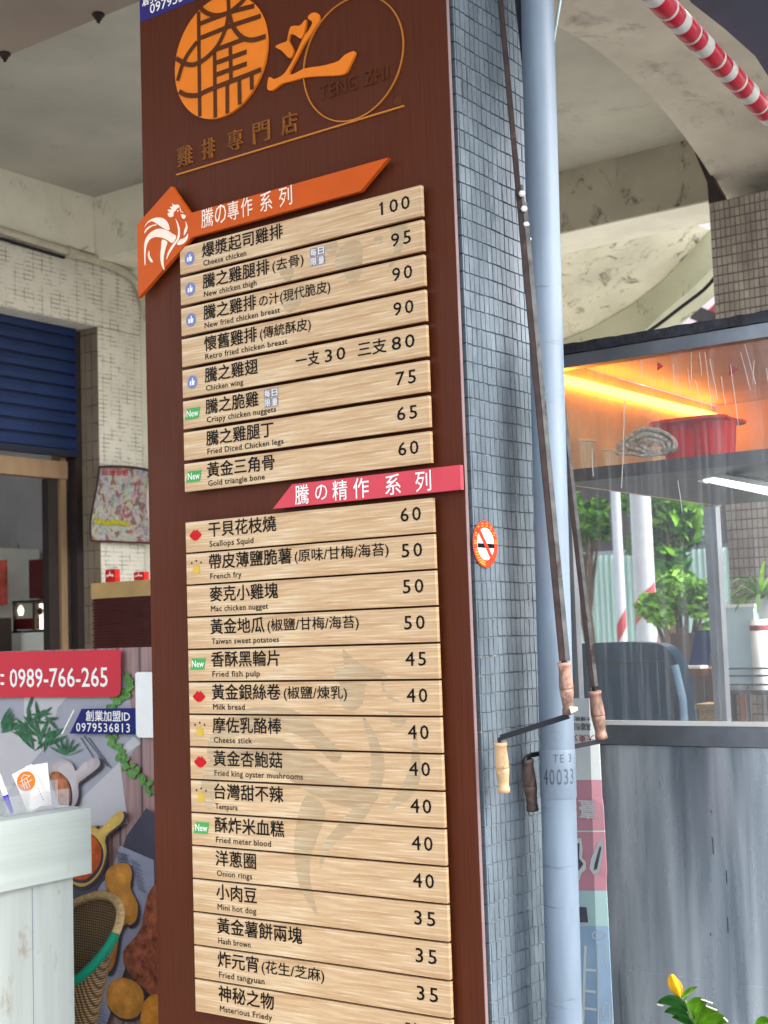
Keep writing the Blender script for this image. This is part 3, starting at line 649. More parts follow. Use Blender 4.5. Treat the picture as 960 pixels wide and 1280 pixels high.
# orange ribbon with the rooster diamond
RY = -.004; pts = [(214.2, 232.6), (237.5, 266.5), (485.5, 196.8), (450.5, 238.8), (239.7, 296.4), (181.7, 370), (179.3, 278.5)]
lp = [xz(x, y, RY) for x, y in pts]; lp[5] = (BL + .002, lp[5][1]); lp[6] = (BL + .002, lp[6][1])
rib = MB().prism(lp, RY, .008).obj('ribbon', M['orange'], board, 'orange ribbon with a white rooster diamond')
mb = MB()
for q in ([(340, 250), (355, 270), (400, 270), (410, 292), (385, 308), (370, 330), (355, 345), (350, 380), (310, 385), (298, 350), (320, 345), (300, 330), (305, 315), (335, 315), (320, 290), (345, 285)],
          [(415, 290), (425, 325), (447, 347), (430, 342), (412, 320)], [(425, 360), (465, 370), (465, 390), (450, 405), (430, 390)], [(385, 320), (400, 325), (395, 340)],
          [(78, 480), (110, 430), (160, 400), (210, 390), (260, 400), (300, 440), (318, 500), (300, 510), (265, 495), (225, 470), (195, 450), (150, 425), (110, 445), (85, 475)],
          [(78, 540), (90, 500), (130, 470), (180, 455), (195, 462), (150, 475), (110, 505), (85, 535)],
          [(78, 640), (110, 560), (160, 515), (220, 495), (290, 510), (340, 540), (380, 570), (345, 630), (290, 600), (240, 580), (180, 575), (130, 600), (100, 660), (90, 740), (90, 830), (80, 820)],
          [(370, 400), (400, 450), (415, 520), (405, 590), (360, 660), (310, 740), (285, 790), (300, 720), (340, 650), (385, 590), (395, 520), (385, 450)],
          [(465, 425), (485, 470), (478, 520), (450, 560), (455, 510), (470, 470)], [(490, 540), (485, 590), (455, 630), (410, 650), (385, 640), (410, 600), (440, 590), (470, 570)],
          [(245, 600), (295, 620), (280, 680), (262, 760), (262, 840), (270, 890), (240, 840), (228, 760), (235, 680)], [(125, 700), (130, 750), (160, 805), (140, 810), (115, 770), (112, 730)]):
    l = Zm(q, 170, 220, 7.53, RY - .001); l = [(max(a, BL + .004), b) for a, b in l]; mb.prism(smooth(l, 3), RY - .001, None)
mb.obj('rooster_emblem', M['cream'], rib)
def linez(px, py, Y): return xz(px, py, Y)
mb = MB(); a = xz(253, 286, RY)
for body, x0, x1, em in (('騰', 252, 267, .040), ('の', 269, 283, .034), ('專', 285, 299, .040), ('作', 302, 316, .040), ('系', 326, 341, .040), ('列', 350, 366, .040)):
    z = a[1] + .001; write(mb, body, xz(x0, 275, RY)[0], xz(x1, 265, RY)[0], z, .048, RY - .001, .004, fix_h=True)
mb.obj('lettering', M['cream'], rib)
# pink ribbon
pts = [(341, 636), (365, 605), (583, 580.5), (583.7, 611)]; lp = [xz(x, y, RY) for x, y in pts]
zt_, zb_ = (lp[1][1] + lp[2][1]) / 2, (lp[0][1] + lp[3][1]) / 2
rib = MB().prism([(lp[0][0], zb_), (lp[1][0], zt_), (BR + .006, zt_), (BR + .006, zb_)], RY, .008).obj('ribbon', M['pink'], board, 'pink ribbon between the two price lists')
mb = MB()
for body, x0, x1, h in (('騰', 369, 386, .046), ('の', 394, 409, .036), ('精', 416, 434, .046), ('作', 442, 461, .046), ('系', 482, 501, .046), ('列', 520, 539, .046)):
    write(mb, body, xz(x0, 612, RY)[0], xz(x1, 600, RY)[0], zb_ + (zt_ - zb_ - h) / 2, h, RY - .001, .006, fix_h=True)
mb.obj('lettering', M['white'], rib)
# logo: orange disc cut by brown lines
LY = .014; cx, cz, rr = .1395, 2.975, .158
disc = MB().prism([(cx + rr * math.cos(a), cz + rr * math.sin(a)) for a in np.linspace(0, 2 * PI, 65)[:-1]], LY, BF - .0005).obj('logo_disc', M['logo_orange'], board)
mb = MB()
def lg(pts): return [xz(200 + a / 5.333, b / 5.333, LY) for a, b in pts]
def inside(pl):
    out = []
    for p in pl:
        d = math.hypot(p[0] - cx, p[1] - cz)
        if d > rr - .002: p = (cx + (p[0] - cx) * (rr - .002) / d, cz + (p[1] - cz) * (rr - .002) / d)
        out.append(p)
    return out
for li, q in enumerate(([(250, 60), (265, 780)], [(460, -60), (460, 90)], [(250, 165), (470, 80), (650, 10)], [(250, 262), (480, 170), (690, 90)], [(365, 335), (560, 262)], [(365, 345), (370, 790)], [(470, 305), (475, 530)],
          [(375, 420), (580, 345)], [(375, 500), (580, 425)], [(450, 560), (452, 765)], [(530, 530), (535, 700)], [(612, 500), (618, 600)])):
    mb.strip(inside(lg(q)), .0125, LY - .0006 - li * .00008, None)
for li, q in enumerate(([(265, 45), (310, 85), (380, 105), (460, 85), (520, 40), (560, 0), (575, -30)], [(460, 90), (440, 190), (390, 300), (330, 370), (260, 420), (190, 432), (110, 390)], [(465, 90), (490, 180), (550, 250), (620, 268), (715, 240)],
          [(250, 280), (190, 360), (150, 440), (120, 540)], [(130, 610), (180, 635), (260, 635), (330, 600), (680, 465)])):
    mb.strip(inside(smooth(lg(q), 4, False)), .0125, LY - .0018 - li * .00008, None)
mb.obj('logo_lines', M['logo_brown'], disc)
z3 = lambda pts: [xz(320 + a / 6.857, b / 6.857, LY) for a, b in pts]
blob = [(165, 400), (215, 370), (262, 352), (275, 300), (290, 240), (320, 220), (375, 218), (420, 170), (428, 185), (412, 270), (395, 315), (375, 328), (340, 305), (310, 290), (290, 300), (278, 345), (305, 400), (318, 440), (300, 490), (275, 492), (245, 460), (215, 430)]
swash = [(445, 140), (480, 110), (520, 110), (540, 140), (535, 185), (510, 225), (470, 290), (400, 390), (350, 490), (290, 600), (285, 640), (340, 625), (400, 592), (480, 575), (560, 565), (640, 545), (710, 520), (760, 470), (835, 437), (845, 465), (800, 560), (770, 620), (720, 642), (600, 648), (480, 655), (400, 665), (300, 695), (220, 715), (160, 760), (120, 775), (95, 755), (105, 670), (125, 662), (150, 678), (200, 660), (245, 625), (300, 540), (360, 420), (400, 330), (450, 260), (482, 200), (470, 175), (450, 165)]
MB().prism(smooth(z3(blob), 3), LY, BF - .0005).obj('logo_brush_stroke', M['logo_orange'], board)
MB().prism(smooth(z3(swash), 2), LY, BF - .0005).obj('logo_brush_stroke', M['logo_orange'], board)
rc = (.555, 2.856, .148)
ring = [(rc[0] + rc[2] * math.cos(a), rc[1] + rc[2] * math.sin(a)) for a in np.linspace(0, 2 * PI, 73)]
MB().strip(ring, .0030, BF - .0045, BF - .0004).obj('logo_ring', M['gold_line'], board)
a, b = xz(222, 220, BF), xz(506, 132, BF); zz = (a[1] + b[1]) / 2
MB().box((a[0], BF - .005, zz - .002), (b[0], BF - .0003, zz + .002)).obj('logo_rule', M['gold_line'], board)
for bod, pts, h in (('雞排專門店', [(223, 241), (254, 269), (286, 304), (318, 338), (354, 373)], .052),):
    for ch, (x0, x1) in zip(bod, pts):
        mb = MB(); u0, u1 = xz(x0, 190, BF)[0], xz(x1, 180, BF)[0]
        write(mb, ch, u0, u1, zz + .018, h, BF - .006, .0, fix_h=True); vs = list(mb.v); fs = list(mb.f)
        # give the glyph thickness: back face and skirt
        k = len(vs); ed = {}
        for f_ in fs:
            for i in range(len(f_)):
                e = (f_[i], f_[(i + 1) % len(f_)]); ed[e] = ed.get(e, 0) + 1
        mb.mi = 1; mb.add(vs + [(x, BF - .0003, z) for x, y, z in vs], [(b_, a_, a_ + k, b_ + k) for (a_, b_) in ed if (b_, a_) not in ed])
        mb.obj('logo_character', [M['bronze'], M['gold_line']], board)
mb = MB(); write(mb, 'TENG ZHI', xz(400, 112, BF)[0], xz(486, 100, BF)[0], xz(402, 130, BF)[1] + .008, .036, BF - .004, 0, 1.1, fix_h=True)
vs = list(mb.v); fs = list(mb.f); k = len(vs); ed = {}
for f_ in fs:
    for i in range(len(f_)): e = (f_[i], f_[(i + 1) % len(f_)]); ed[e] = 1
mb.mi = 1; mb.add(vs + [(x, BF - .0003, z) for x, y, z in vs], [(b_, a_, a_ + k, b_ + k) for (a_, b_) in ed if (b_, a_) not in ed])
mb.obj('logo_lettering', [M['board'], M['bronze']], board)
mb = MB(); write(mb, '®', xz(493, 120, BF)[0], xz(503, 120, BF)[0], zz + .008, .018, BF - .002, 0, fix_h=True); mb.obj('trademark_sign', M['bronze'], board)
# label at the top corner
a, b = xz(176, 28, BF), xz(242, 0, BF)
lab = MB().prism([(BL + .001, a[1]), (b[0] + .12, a[1]), (b[0] + .12, a[1] + .12), (BL + .001, a[1] + .12)], BF - .001, None).obj('contact_label', M['navy'], board)
mb = MB(); write(mb, '創業加盟ID', BL + .012, BL + .235, a[1] + .043, .038, BF - .0016, .012); write(mb, '0979536813', BL + .04, BL + .245, a[1] + .012, .026, BF - .0016, .012, fix_h=True)
mb.obj('lettering', M['white'], lab)
# ================================================================== THINGS ON THE PILLAR'S SIDE
c = on_x(606.5, 680, SX + .002); R_ = .052
t = empty('no_smoking_sticker', c, 'round red no smoking sticker on the blue grey tiles', 'sticker')
def sd_(y, _, z, k=0): return (SX + .0025 + k, y, z)
def disk(mb, r, k, cy=0, cz_=0, n=40): return mb.prism([(c.y + cy + r * math.cos(a), c.z + cz_ + r * math.sin(a)) for a in np.linspace(0, 2 * PI, n + 1)[:-1]], 0, None, lambda y, _, z: (SX + .0025 + k, y, z))
M['sticker_red'] = plain('sticker_red', (226, 66, 40), .35, bmp=0, var=.05); M['sticker_yellow'] = plain('sticker_yellow', (246, 176, 60), .35, bmp=0)
disk(MB(), R_, 0).obj('ring', M['sticker_red'], t)
disk(MB(), R_ * .69, .0006).obj('inner_disc', M['white'], t)
fs_ = lambda k: (lambda y, _, z: (SX + .0025 + k, y, z))
MB().strip([(c.y - .034, c.z - .004), (c.y + .036, c.z - .004)], .010, 0, None, fs_(.001)).obj('cigarette', M['black'], t)
MB().strip([(c.y - .030, c.z + .034), (c.y + .026, c.z - .034)], .011, 0, None, fs_(.0016)).obj('slash', M['sticker_red'], t)
MB().strip(smooth([(c.y + .0, c.z + .004), (c.y + .006, c.z + .012), (c.y - .002, c.z + .02), (c.y + .006, c.z + .028)], 4, False), .003, 0, None, fs_(.001)).obj('smoke', M['icon_blue'], t)
mb = MB()
for k in range(15):
    a = math.radians(200 - k * 24 if k < 9 else 200 + (k - 8) * 10)
    y, z = c.y + math.cos(a) * R_ * .84, c.z + math.sin(a) * R_ * .84
    for s in (-.3, .3): mb.strip([(y - .004, z + s * .009), (y + .004, z + s * .009)], .0022, 0, None, fs_(.0008))
mb.obj('ring_lettering', M['sticker_yellow'], t)
# drain pipe
p0, p1 = on_x(671.5, 5, .92), on_x(695.5, 900, .92); d = (p0 - p1).normalized(); base = p1 - d * (p1.z / d.z); topp = p1 + d * ((4.2 - p1.z) / d.z)
t = pipe = empty('drain_pipe', base, 'tall blue grey plastic drain pipe in front of the tiled pillar', 'pipe')
MB().tube([base, p1 - d * .6, p1, p0, topp], .0388, 40).obj('pipe', M['pvc'], t)
za_, zb__ = at(695, 938, 3.05).z, at(697, 999, 3.05).z
q = lambda z: base + d * (z / d.z)
MB().tube([q(zb__), q(zb__) + d * .004, q(za_) - d * .004, q(za_)], [.0392, .0402, .0402, .0392], 40).obj('sleeve', M['pvc'], t)
mb = MB(); vd = (CAM - q(1.25)); ang0 = math.atan2(vd.y, vd.x)
def wrap(x, _, z, r=.0406):
    cc = q(z); a = ang0 + x / .0406; return (cc.x + r * math.cos(a), cc.y + r * math.sin(a), z)
zc = at(697, 980, 3.05).z
write(mb, '40033', -.036, .040, zc, .034, 0, .004, 1.2, f=wrap, fix_h=True); write(mb, 'TE 3', -.010, .034, zc + .048, .018, 0, 0, 1.2, f=wrap, fix_h=True)
mb.obj('stamp', M['pvc_mark'], t)
# awning cranks
def handle(mb_mat, p, q_, parent, w_=.0155):
    p, q_ = Vector(p), Vector(q_); L = (q_ - p).length
    pr_ = [(0, .6), (.001, .93), (.06, .95), (.075, .86), (.16, .84), (.3, .92), (.46, 1.0), (.5, .99), (.505, .93), (.515, .93), (.52, .99), (.6, .94), (.76, .80), (.88, .74), (.885, .86), (.985, .88), (1, .6)]
    MB().lathe(p, q_ - p, [(a * L, b * w_) for a, b in pr_], 18).obj('handle', mb_mat, parent)
A0, A1 = at(624, -40, 3.20), at(705, 826, 2.93); A2 = at(711, 893, 2.93)
t = empty('awning_crank', A2, 'rusty awning crank with a pale wooden handle, in front of the grey pipe', 'awning crank', 'awning cranks hanging by the pipe')
side = (A1 - A0).normalized().cross(FW).normalized()
mb = MB().bar(A0 - side * .004, A1 - side * .004, .011, .015, FW); mb.obj('rod', M['rust'], t)
B0 = A0.lerp(A1, .36); mb = MB().bar(B0 + side * .0075, A1 + side * .0075, .010, .013, FW); mb.obj('rod_sleeve', M['steel_bar'], t)
MB().tube([A1 - Vector((0, 0, -.02)), A1 - Vector((0, 0, .01))], .006, 8).obj('spindle', M['rust'], t)
handle(M['handle_pink'], at(705, 828, 2.93), A2, t)
MB().bar(A2 + Vector((0, 0, -.003)), at(626, 922, 2.98), .008, .012).obj('crank_arm', M['dark_metal'], t)
MB().tube([at(629, 921, 2.98), at(624, 924, 2.98), at(625, 932, 2.98)], .0045, 8).obj('crank_bend', M['dark_metal'], t)
handle(M['handle_wood'], at(625.5, 928, 2.98), at(630, 991, 2.98), t)
q1 = at(713, 888, 2.91); MB().tube([q1, at(722, 886, 2.91)], [.008, .004], 8).obj('wing_nut', M['cream'], t)
BX = .862; A0, A1 = on_x(643, -40, BX), at(742, 858, 3.165); A2 = at(752, 924, 3.165)
t = empty('awning_crank', A2, 'dark awning crank with grimy wooden handle, passing behind the grey pipe', 'awning crank', 'awning cranks hanging by the pipe')
side = (A1 - A0).normalized().cross(FW).normalized()
MB().bar(A0, A0.lerp(A1, .35), .014, .012, FW).obj('rod', M['dark_metal'], t)
A0b = at(696, 470, 3.22)
MB().bar(A0b, A1 - side * .003, .009, .012, FW).obj('rod_lower', M['rust'], t); MB().bar(A0b + side * .008, A1 + side * .006, .008, .010, FW).obj('rod_sleeve', M['steel_bar'], t)
MB().tube([A1, at(744, 868, 3.17)], .005, 8).obj('spindle', M['rust'], t)
handle(M['handle_pink'], at(743, 864, 3.165), A2, t, .0165)
MB().bar(A2 + Vector((0, 0, -.004)), on_x(664, 944, BX), .008, .010).obj('crank_arm', M['dark_metal'], t)
MB().tube(smooth([on_x(668, 943, BX), on_x(659, 946, BX), on_x(656, 950, BX), on_x(656, 958, BX)], 3, False), .005, 8).obj('crank_bend', M['dark_metal'], t)
handle(M['handle_old'], on_x(659, 949, BX), on_x(666, 1014, BX), t, .0155)
# clamp on the pipe with four bolts
t = empty('pipe_bracket', at(657, 270, 3.12), 'small steel bracket with four pale bolts on the left of the pipe', 'bracket')
MB().bar(at(649, 232, 3.14), at(660, 312, 3.12), .014, .01, FW).obj('plate', M['steel_bar'], t)
for x, y in ((655.5, 242), (658, 261), (660.5, 281), (663, 299)):
    MB().lathe(at(x - 5, y, 3.12), (at(x + 2, y, 3.02) - at(x - 5, y, 3.12)), [(0, .004), (.022, .004), (.0221, .0075), (.034, .0075), (.0342, .003)], 6).obj('bolt', M['awn_white'], t)
q0, q1 = on_y(705, -30, .8), on_y(688, 75, .8)
MB().tube([q0, q1, on_y(684, 120, .8)], .0045, 8).obj('cord', M['pale_blue'], None, 'thin pale green cord slanting behind the top of the grey pipe', 'cord')
# upside down folded sign board behind the pipe
SY = .42
def fold(px, py):
    cxp = 738 + (py - 930) * .03
    p = on_y(px, py, SY)
    return p
t = empty('folded_sign', on_y(745, 1280, SY), 'faded pink and white folded sign board standing upside down behind the pipe', 'sign')
def band(ya, yb, mat_, name, lab=None):
    mb = MB(); n = 6
    def col_(fx):
        out = []
        for i in range(n + 1):
            py = ya + (yb - ya) * i / n
            if fx == 0: px = 690
            elif fx == 1: px = 737 + (py - 900) * .030
            else: px = 748 + (py - 915) * .050 + (1.2 if 1000 < py < 1100 else 0)
            Y = SY + (0 if fx < 2 else .012); out.append(on_y(px, py, Y))
        return out
    A_, B_, C_ = col_(0), col_(1), col_(2); mb.grid([A_, B_], False); mb.grid([B_, C_], False)
    k = Vector((0, .004, 0)); mb.grid([[q + k for q in C_], [q + k for q in B_]], False); mb.grid([[q + k for q in B_], [q + k for q in A_]], False); mb.grid([C_, [q + k for q in C_]], False)
    mb.obj(name, mat_, t)
M['sign_white'] = plain('faded_white_sheet', (176, 182, 180), .5, var=.06, scale=6); M['sign_pink'] = plain('faded_pink_sheet', (166, 116, 126), .5, var=.08, scale=6)
M['sign_teal'] = plain('faded_teal_sheet', (140, 166, 164), .5, var=.06, scale=4); M['sign_blue'] = plain('faded_blue_sheet', (124, 148, 170), .5, var=.12, scale=9)
M['sign_dark'] = plain('faded_black_print', (74, 70, 82), .6, bmp=0)
for a, b, m in ((873, 975, 'sign_white'), (975.2, 1038, 'sign_pink'), (1038.2, 1040, 'sign_white'), (1040.2, 1113, 'sign_pink'), (1113.2, 1158, 'sign_teal'), (1158.2, 1330, 'sign_blue')): band(a, b, M[m], 'panel')
def sg(pts): return [xz(690 + a / 6.4, b, SY - .001) for a, b in pts]
Ys = SY - .0012
def srow(body, x0, x1, yb_, h, m, bold=.01, nm='lettering'):
    a, b = xz(x0, yb_, SY), xz(x1, yb_, SY); mb = MB(); vs, fs = glyphs(body, bold); 
    write(mb, body, a[0], b[0], a[1], h, Ys, bold, fix_h=True, flip=True); mb.obj(nm, m, t)
srow('高雄市鳳', 714, 739, 913, .018, M['sign_dark']); srow('大樓建築', 713, 739, 901, .010, M['sign_dark']); srow('大東文', 714, 743, 927, .017, M['stripe_red'], .006)
srow('臺', 725, 746, 1023, .042, M['sign_white'], .02)
for pts, m, dy in (([(172, 1000), (186, 1000), (192, 1023), (178, 1023)], 'sign_white', 0), ([(150, 1048), (235, 1048), (246, 1062), (240, 1072), (270, 1077), (271, 1087), (238, 1091), (220, 1100), (150, 1100)], 'sign_white', 0), ([(150, 1054), (222, 1054), (219, 1073), (254, 1080), (225, 1086), (195, 1092), (150, 1092)], 'sign_dark', .0006),
                   ([(372, 1052), (405, 1048), (408, 1062), (380, 1090), (330, 1093), (300, 1086), (312, 1074)], 'sign_white', 0), ([(385, 1057), (396, 1060), (362, 1086), (336, 1088), (342, 1080)], 'sign_dark', .0006),
                   ([(150, 1133), (276, 1134), (290, 1153), (150, 1153)], 'sign_dark', 0)):
    MB().prism(sg(pts), Ys - dy, None).obj('print', M[m], t)
mb = MB(); li = 0
for pts, w_ in (([(268, 1182), (246, 1290)], .007), ([(250, 1212), (352, 1213)], .006), ([(250, 1238), (352, 1240)], .006), ([(250, 1260), (356, 1262)], .006), ([(368, 1180), (372, 1290)], .004), ([(415, 1178), (446, 1210)], .004), ([(410, 1272), (466, 1274), (462, 1256), (430, 1253), (412, 1260), (410, 1272)], .004)):
    mb.strip(sg(pts), w_, Ys - .0001 * li, None); li += 1
mb.strip(sg([(375 + 52 * math.cos(a), 1169 + 5 * math.sin(a)) for a in np.linspace(0, 2 * PI, 20)]), .003, Ys - .0009, None)
mb.obj('print', M['sign_white'], t)
# ================================================================== FOOD STALL
CY0 = .8; cxl = .62; cxr = 2.1; cyb = 1.98
tz = on_y(700, 462, CY0).z; bz = on_y(800, 907, CY0).z; bz2 = on_y(800, 932, CY0).z
t = stall = empty('food_stall', (1.3, 1.3, 0), 'stainless steel food stall with clear plastic front to the right of the pipe', 'food stall')
MB().box((cxl, CY0, .08), (cxr, CY0 + .03, bz2)).obj('steel_panel', M['steel'], t)
MB().box((cxl, CY0 - .006, bz2 + .002), (cxr, CY0 + .05, bz)).obj('counter_rail', M['steel_frame'], t)
MB().box((cxl, CY0 - .002, bz + .001), (cxr, CY0 + .02, bz + .012)).obj('glazing_bead', M['awn_white'], t)
za = on_y(700, 462, CY0).z; zb = on_y(700, 446, CY0).z
MB().box((cxl, CY0 - .01, za), (cxr, CY0 + .03, zb)).obj('top_rail', M['steel_frame'], t)
for px, ya, yb_ in ((891, 1047, 1068), (908, 1088, 1104), (909.5, 1146, 1166), (889, 1013, 1016), (888, 1166, 1170)):
    MB().strip([xz(px, ya, CY0), xz(px + .8, yb_, CY0)], .0022, CY0 - .0012, None).obj('slit', M['frame_dark'], t)
sq = on_y(780, 1212, CY0).z
MB().box((on_y(775, 1212, CY0).x, CY0 - .0025, .1), (cxr, CY0 - .0004, sq)).obj('lower_sheet', M['steel'], t)
# sooty ragged canopy edge
mb = MB(); rr_ = random.Random(5); n = 70; za2 = zb + .001
up_ = []; 
for i in range(n + 1):
    x = cxl - .02 + (cxr - cxl) * i / n; up_.append((x, za2 + .028 + rr_.uniform(-.0015, .0015)))
mb.prism([(x, z) for x, z in up_] + [(x, za2 + rr_.uniform(-.001, .002)) for x, z in up_[::-1]], CY0 - .016, CY0 + .02)
mb.obj('canopy_edge', M['sooty'], t)
mb = MB(); mb.grid([[Vector((x, CY0 + .02, za2 + .034)) for x, z in up_], [Vector((x, 1.3, za2 + .075 + .004 * math.sin(i * .8))) for i, (x, z) in enumerate(up_)], [Vector((x, cyb, za2 + .04)) for x, z in up_]])
mb.obj('canopy_sheet', M['sooty'], t)
MB().box((cxl, CY0 + .021, za2 + .002), (cxr, cyb, za2 + .014)).obj('inner_roof', M['panel_wood'], t)
sz0, sz1 = 1.895, 1.93
MB().box((cxl, CY0 + .04, sz0), (cxr, cyb - .03, sz1)).obj('shelf', M['shelf'], t)
MB().box((cxl - .012, CY0 + .031, sz0), (cxl - .002, cyb, za2)).obj('side_board', M['panel_wood'], t)
MB().box((cxl, cyb - .012, sz1), (cxr, cyb, za2)).obj('back_board', M['panel_wood'], t)
for x in (.95, 1.28, 1.6): MB().box((x, cyb - .016, sz1), (x + .004, cyb - .012, za2)).obj('board_joint', M['frame_dark'], t)
q0, q1 = on_x(702, 474, cxl + .01), on_x(858, 512, cxl + .01)
MB().bar(q0, (cxl + .012, 1.93, q1.z), .02, .022).obj('light_strip', M['led'], t)
MB().box((cxl, CY0 + .006, bz + .013), (cxr, CY0 + .009, za - .001)).obj('plastic_sheet', M['film'], t)
# posts
p = on_y(893, 700, cyb); MB().box((p.x - .022, cyb - .02, 0), (p.x + .022, cyb + .02, sz0)).obj('post', M['steel_frame'], t)
MB().box((cxr - .04, CY0 + .03, .1), (cxr, CY0 + .07, za)).obj('post', M['steel_frame'], t)
MB().box((cxl, CY0 + .032, .1), (cxl + .03, CY0 + .06, sz0)).obj('post', M['steel_frame'], t)
# glue drips on the sheet
mb = MB()
for x, ya, yb_, dx in ((827, 470, 480, 1), (840, 455, 478, 2), (858, 460, 490, 4), (863, 440, 475, 0), (868, 475, 512, 9), (880, 440, 512, 8), (886, 448, 500, 10), (900, 470, 508, 6), (912, 455, 532, 10), (925, 440, 487, 12), (930, 430, 480, 14), (942, 450, 480, -2), (957, 460, 490, 4), (780, 500, 610, -4), (739, 560, 595, 1), (846, 600, 640, 6), (873, 440, 470, 3), (800, 450, 470, 1)):
    w0 = .0009 if x > 800 else .0018
    pts = [xz(x + dx * k / 5 + rr_.uniform(-.4, .4), ya + (yb_ - ya) * k / 5, CY0 - .001) for k in range(6)]; mb.strip(pts, w0, CY0 + .0035, CY0 + .0055)
mb.obj('glue_drips', M['sticker_white'] if 'sticker_white' in M else M['awn_white'], t, kind='stuff')
for x, y, s in ((826, 458, .012), (917, 462, .018)):
    a = xz(x, y, 1.0); MB().prism([(a[0] - s * .4, a[1] + s), (a[0] + s, a[1] - s * .2), (a[0] - s * .6, a[1] - s)], .99, .992).obj('pennant', M['red_plastic'], None, 'tiny red pennant hanging under the stall roof, %s' % ('left one' if x < 900 else 'right one'), 'pennant', 'red pennants in the stall')
# things on the stall shelf
def on_s(px, Y): return on_y(px, 560, Y).x
def tub(px, w, h, Y, m, name, lab, cat, grp=None, nrib=22, z=sz1):
    x = on_s(px, Y); k = empty(name, (x, Y, z), lab, cat, grp)
    prof_ = [(0, w * .38), (.002, w * .4), (h * .93, w * .49), (h * .94, w * .53), (h, w * .53), (h, w * .5), (h * .1, w * .37)]
    vs = []; fs = []; S_ = nrib * 2
    for (hh, r_) in prof_:
        for i in range(S_):
            a = 2 * PI * i / S_; r2 = r_ * (1 - (.05 if i % 2 and hh < h * .9 else 0)); vs.append((x + r2 * math.cos(a), Y + r2 * math.sin(a), z + hh))
    for j in range(len(prof_) - 1):
        for i in range(S_): fs.append((j * S_ + i, j * S_ + (i + 1) % S_, (j + 1) * S_ + (i + 1) % S_, (j + 1) * S_ + i))
    MB().add(vs, fs).add(vs[:S_], [tuple(range(S_))[::-1]]).obj('cup', m, k); return k
for px, w_, h_, Y, l in ((722, .10, .10, 1.0, 'translucent tub at the left end of the shelf'), (752, .10, .085, 1.15, 'low translucent tub lying left of the rope coil'), (776, .11, .15, 1.35, 'translucent ribbed tub behind the rope coil'), (812, .13, .185, 1.5, 'tallest translucent ribbed tub behind the rope coil')):
    tub(px, w_, h_, Y, M['tub'], 'plastic_tub', l, 'tub', 'translucent tubs on the stall shelf')
# red tray
xr0 = on_s(825, .95); xr1 = on_s(905, .95)
k = empty('red_tray', ((xr0 + xr1) / 2, .98, sz1), 'red ribbed plastic tray with two cups on the orange lit shelf', 'tray')
z1_ = on_y(870, 524, .95).z
mb = MB(); lp = smooth([(xr0, .9), (xr1, .9), (xr1 + .01, 1.0), (xr1, 1.1), (xr0, 1.1), (xr0 - .01, 1.0)], 4)
mb.add([(x, y, z1_) for x, y in lp] + [(x, y, z1_ - .008) for x, y in lp], [tuple(range(len(lp)))] + [(i, i + len(lp), (i + 1) % len(lp) + len(lp), (i + 1) % len(lp)) for i in range(len(lp))] + [tuple(range(len(lp), 2 * len(lp)))[::-1]])
mb.obj('rim', M['red_plastic'], k)
for cx_ in (xr0 + .05, xr1 - .045):
    mb = MB(); S_ = 36; vs = []
    for hh, r_ in ((0, .040), (.012, .052), (z1_ - sz1 - .01, .060)):
        for i in range(S_): a = 2 * PI * i / S_; r2 = r_ * (1 - (.06 if i % 2 else 0)); vs.append((cx_ + r2 * math.cos(a), 1.0 + r2 * math.sin(a), sz1 + .002 + hh))
    mb.add(vs, [(j * S_ + i, j * S_ + (i + 1) % S_, (j + 1) * S_ + (i + 1) % S_, (j + 1) * S_ + i) for j in range(2) for i in range(S_)] + [tuple(range(S_))[::-1]]); mb.obj('cup', M['red_plastic'], k)
# rope coil
mb = MB(); cxr_ = on_s(808, .88); rr_ = random.Random(11)
pts = []
for kk in range(8):                                       # nested flat loops, the left ends gathered in a bundle
    ra, rb = .088 - .0085 * kk, .036 - .0036 * kk; ox = .004 * kk + rr_.uniform(-.004, .004); oz = rr_.uniform(-.003, .003); yy = .87 + (kk % 3) * .011
    for i in range(22):
        a = 2 * PI * i / 22 + PI; px_ = ra * math.cos(a); pz_ = rb * math.sin(a)
        if px_ < -.02: pz_ *= .72 + .2 * math.sin(kk)
        pts.append(Vector((cxr_ + ox + px_, yy + .004 * math.sin(i), sz1 + .046 + oz + pz_ + .010 * math.cos(px_ * 22 + kk * .3))))
pts = [Vector(p) for p in smooth(pts, 2, False)]
mb.tube(pts, .0052, 7); mb.obj('rope_coil', M['rope'], None, 'coil of grey rope lying on the stall shelf before the red tray', 'rope')
# fluorescent lamp under the shelf
q0, q1 = on_y(884, 597, 1.1), on_y(966, 614, .95)
k = empty('fluorescent_lamp', q0, 'lit white fluorescent tube under the stall shelf at the right edge', 'lamp')
q1 = q0 + (q1 - q0) * 1.6
MB().tube([q0, q1], .013, 12).obj('tube', M['tube_light'], k); MB().tube([q0 - (q1 - q0).normalized() * .03, q0], .017, 12).obj('end_cap', M['china'], k)
MB().bar(q0 + Vector((-.02, .0, .02)), q1 + Vector((0, 0, .02)), .05, .012).obj('batten', M['china'], k); MB().tube([q0 + Vector((-.01, 0, 0)), (q0.x - .01, q0.y, sz0)], .006, 8).obj('bracket', M['china'], k)
